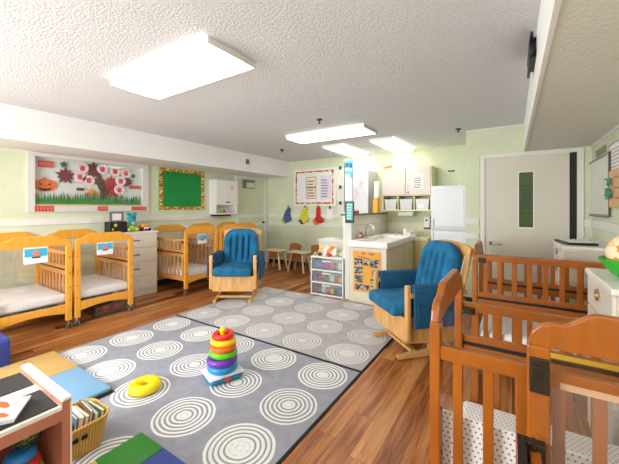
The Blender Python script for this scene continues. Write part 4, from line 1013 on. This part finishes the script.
MB().box((-.18, -.24, 0), (.03, .25, .80)).build('carcass', P('yellow_beige', (214, 196, 130), .5), t); MB().box((-.18, -.26, .80), (.04, .25, .84)).build('top', P('cream_top', (228, 214, 170), .5), t)
sbox('trim_17', (-2.03, YF-.012, .9), (-1.08, YF, 1.08), P('cream_splash', (232, 228, 196), .5))
# refrigerator
t = empty('refrigerator', (-.83, 5.56, 0), 0, 'white two-door refrigerator behind the right blue glider', 'refrigerator')
M_FR = P('fridge_white', (226, 230, 236), .35)
MB().box((-.25, -.32, .02), (.25, .35, 1.70)).build('fridge_body', M_FR, t)
for z0, z1 in ((.06, 1.0), (1.01, 1.70)):
    d = MB().box((-.25, -.36, z0), (.25, -.322, z1), bev=.01).build('fridge_door', M_FR, t, smooth=True)
    MB().box((-.19, -.366, z0+.06), (.22, -.361, z1-.05), bev=.002).build('door_inset', P('fridge_inset', (216, 221, 229), .35), d)
    MB().box((-.235, -.385, (z1-.16 if z0 < .5 else z0+.02)), (-.215, -.36, (z1-.02 if z0 < .5 else z0+.16))).build('handle', M_WHITE, d)
MB().box((-.12, -.1, 1.70), (-.03, .05, 1.715)).cyl((.15, -.2, 1.70), (.15, -.2, 1.73), .02).build('hinge_cover', M_WHITE, t)

# ------------------------------------------------------------------ right wall things
t = empty('whiteboard', (XR, 4.49, 1.27), 0, 'framed whiteboard on the right wall above the corner dresser', 'whiteboard')
MB().box((-.02, -.47, 0), (-.012, .47, .62)).build('board', P('board_surface', (226, 228, 220), .25, noise=.03, scale=8), t)
f = MB().box((-.025, -.47, 0), (0, -.45, .62)).box((-.025, .45, 0), (0, .47, .62)).box((-.025, -.45, 0), (0, .45, .02)).box((-.025, -.45, .60), (0, .45, .62)); f.build('frame', P('aluminium', (140, 140, 134), .4, metal=.5), t)
MB().box((-.035, -.35, -.010), (-.0, .35, 0)).build('tray', P('aluminium', (140, 140, 134), .4), t)
f = MB()
for k in range(9): f.box((-.0215, -.35+random.uniform(0, .5), .1+.05*k), (-.0205, -.25+random.uniform(0, .1)+random.uniform(0, .4), .105+.05*k))
f.build('marker_writing', P('faint_ink', (190, 196, 196), .6), t)
t = empty('word_sign', (XR-.012, 4.41, 1.915), 0, 'grey lettered word sign on the right wall above the whiteboard', 'sign')
f = MB()
for k in range(6):
    y = .20-.075*k
    f.box((0, y-.022, 0), (.006, y-.014, .07)).box((0, y-.022, .060 if k % 2 else .0), (.006, y+.016, .07 if k % 2 else .01)).box((0, y+.010, .0), (.006, y+.018, .07))
f.build('lettering', P('grey_letters', (140, 136, 122), .6), t)
t = empty('schedule_sheet', (XR-.006, 3.86, 1.70), 0, 'printed schedule sheet with black outline on the right wall', 'paper')
MB().box((0, -.24, 0), (.004, .23, .255)).build('paper', M_PAPER, t)
f = MB().box((-.002, -.24, 0), (0, -.232, .255)).box((-.002, .222, 0), (0, .23, .255)).box((-.002, -.24, 0), (0, .23, .008)).box((-.002, -.24, .247), (0, .23, .255))
for k in range(6): f.box((-.002, -.2, .03+.033*k), (0, .2, .036+.033*k))
f.build('print', P('grey_text', (120, 120, 122), .7), t)
t = empty('peg_rack', (XR-.02, 3.78, 1.36), 0, 'tan wooden peg rack on the right wall below the schedule sheet', 'rack')
MB().box((0, -.24, 0), (.02, .24, .34)).build('board', P('tan_board', (222, 176, 128), .6), t)
for k, z in enumerate((.08, .17, .26)):
    for y in (.12, -.08, .22): MB().cyl((0, y, z), (-.035, y, z+.006), .007).build('peg', M_CHROME, t)
for k, (y, z) in enumerate(((3.90, 1.60), (3.98, 1.50), (3.88, 1.49))):
    tag(MB().torus((XR-.045, y, z), .026, .009, mat=Matrix.Rotation(R(90), 4, 'Y'), n=16, k=8).sph((XR-.045, y+.02, z-.025), .016).build('pacifier', P('pacifier_green', (40, 140, 110), .4), smooth=True), ('upper', 'lower left', 'lower right')[k] + ' green ringed item on the wall peg rack', 'pacifier', 'green items on the peg rack')

# ------------------------------------------------------------------ light, world, camera
wld = bpy.data.worlds.new('sky'); sc.world = wld; wld.use_nodes = True
wld.node_tree.nodes['Background'].inputs[0].default_value = (.75, .87, 1, 1); wld.node_tree.nodes['Background'].inputs[1].default_value = 1.4
def area(name, loc, rot, sx, sy, power, col=(1, .985, .955)):
    l = bpy.data.lights.new(name, 'AREA'); l.shape = 'RECTANGLE'; l.size = sx; l.size_y = sy; l.energy = power; l.color = col
    o = bpy.data.objects.new(name, l); COL.objects.link(o); o.location = loc; o.rotation_euler = rot; return o
area('window_daylight', (-2.8, YB+.02, 1.48), (R(95), 0, 0), 2.2, 1.1, 150, (.97, .985, 1))
area('side_wall_fill', (XL+.02, -1.2, 1.45), (0, R(-98), 0), 1.1, 1.6, 60, (.97, .985, 1))  # added fill on the solid left wall, no window there
area('right_wall_fill', (XR-.02, -1.2, 1.3), (0, R(112), 0), 1.1, 1.6, 22, (.97, .985, 1))  # added weak fill against the solid right wall, out of view
area('low_ceiling_fill', (.48, .2, 2.06), (0, 0, 0), .5, 1.0, 6)  # added fill without a fixture, brightens the space under the low ceiling

cam = bpy.data.cameras.new('camera'); co = bpy.data.objects.new('camera', cam); COL.objects.link(co)
co.location = (0, 0, 1.36); co.rotation_euler = (R(90), 0, R(33)); cam.sensor_width = 36; cam.sensor_fit = 'HORIZONTAL'
cam.lens = 312/619*36; cam.shift_y = -24.5/619; cam.clip_start = .01
sc.camera = co
sc.view_settings.view_transform = 'Standard'; sc.view_settings.look = 'None'; sc.view_settings.gamma = 1; sc.view_settings.exposure = .45
sc.view_settings.use_curve_mapping = False
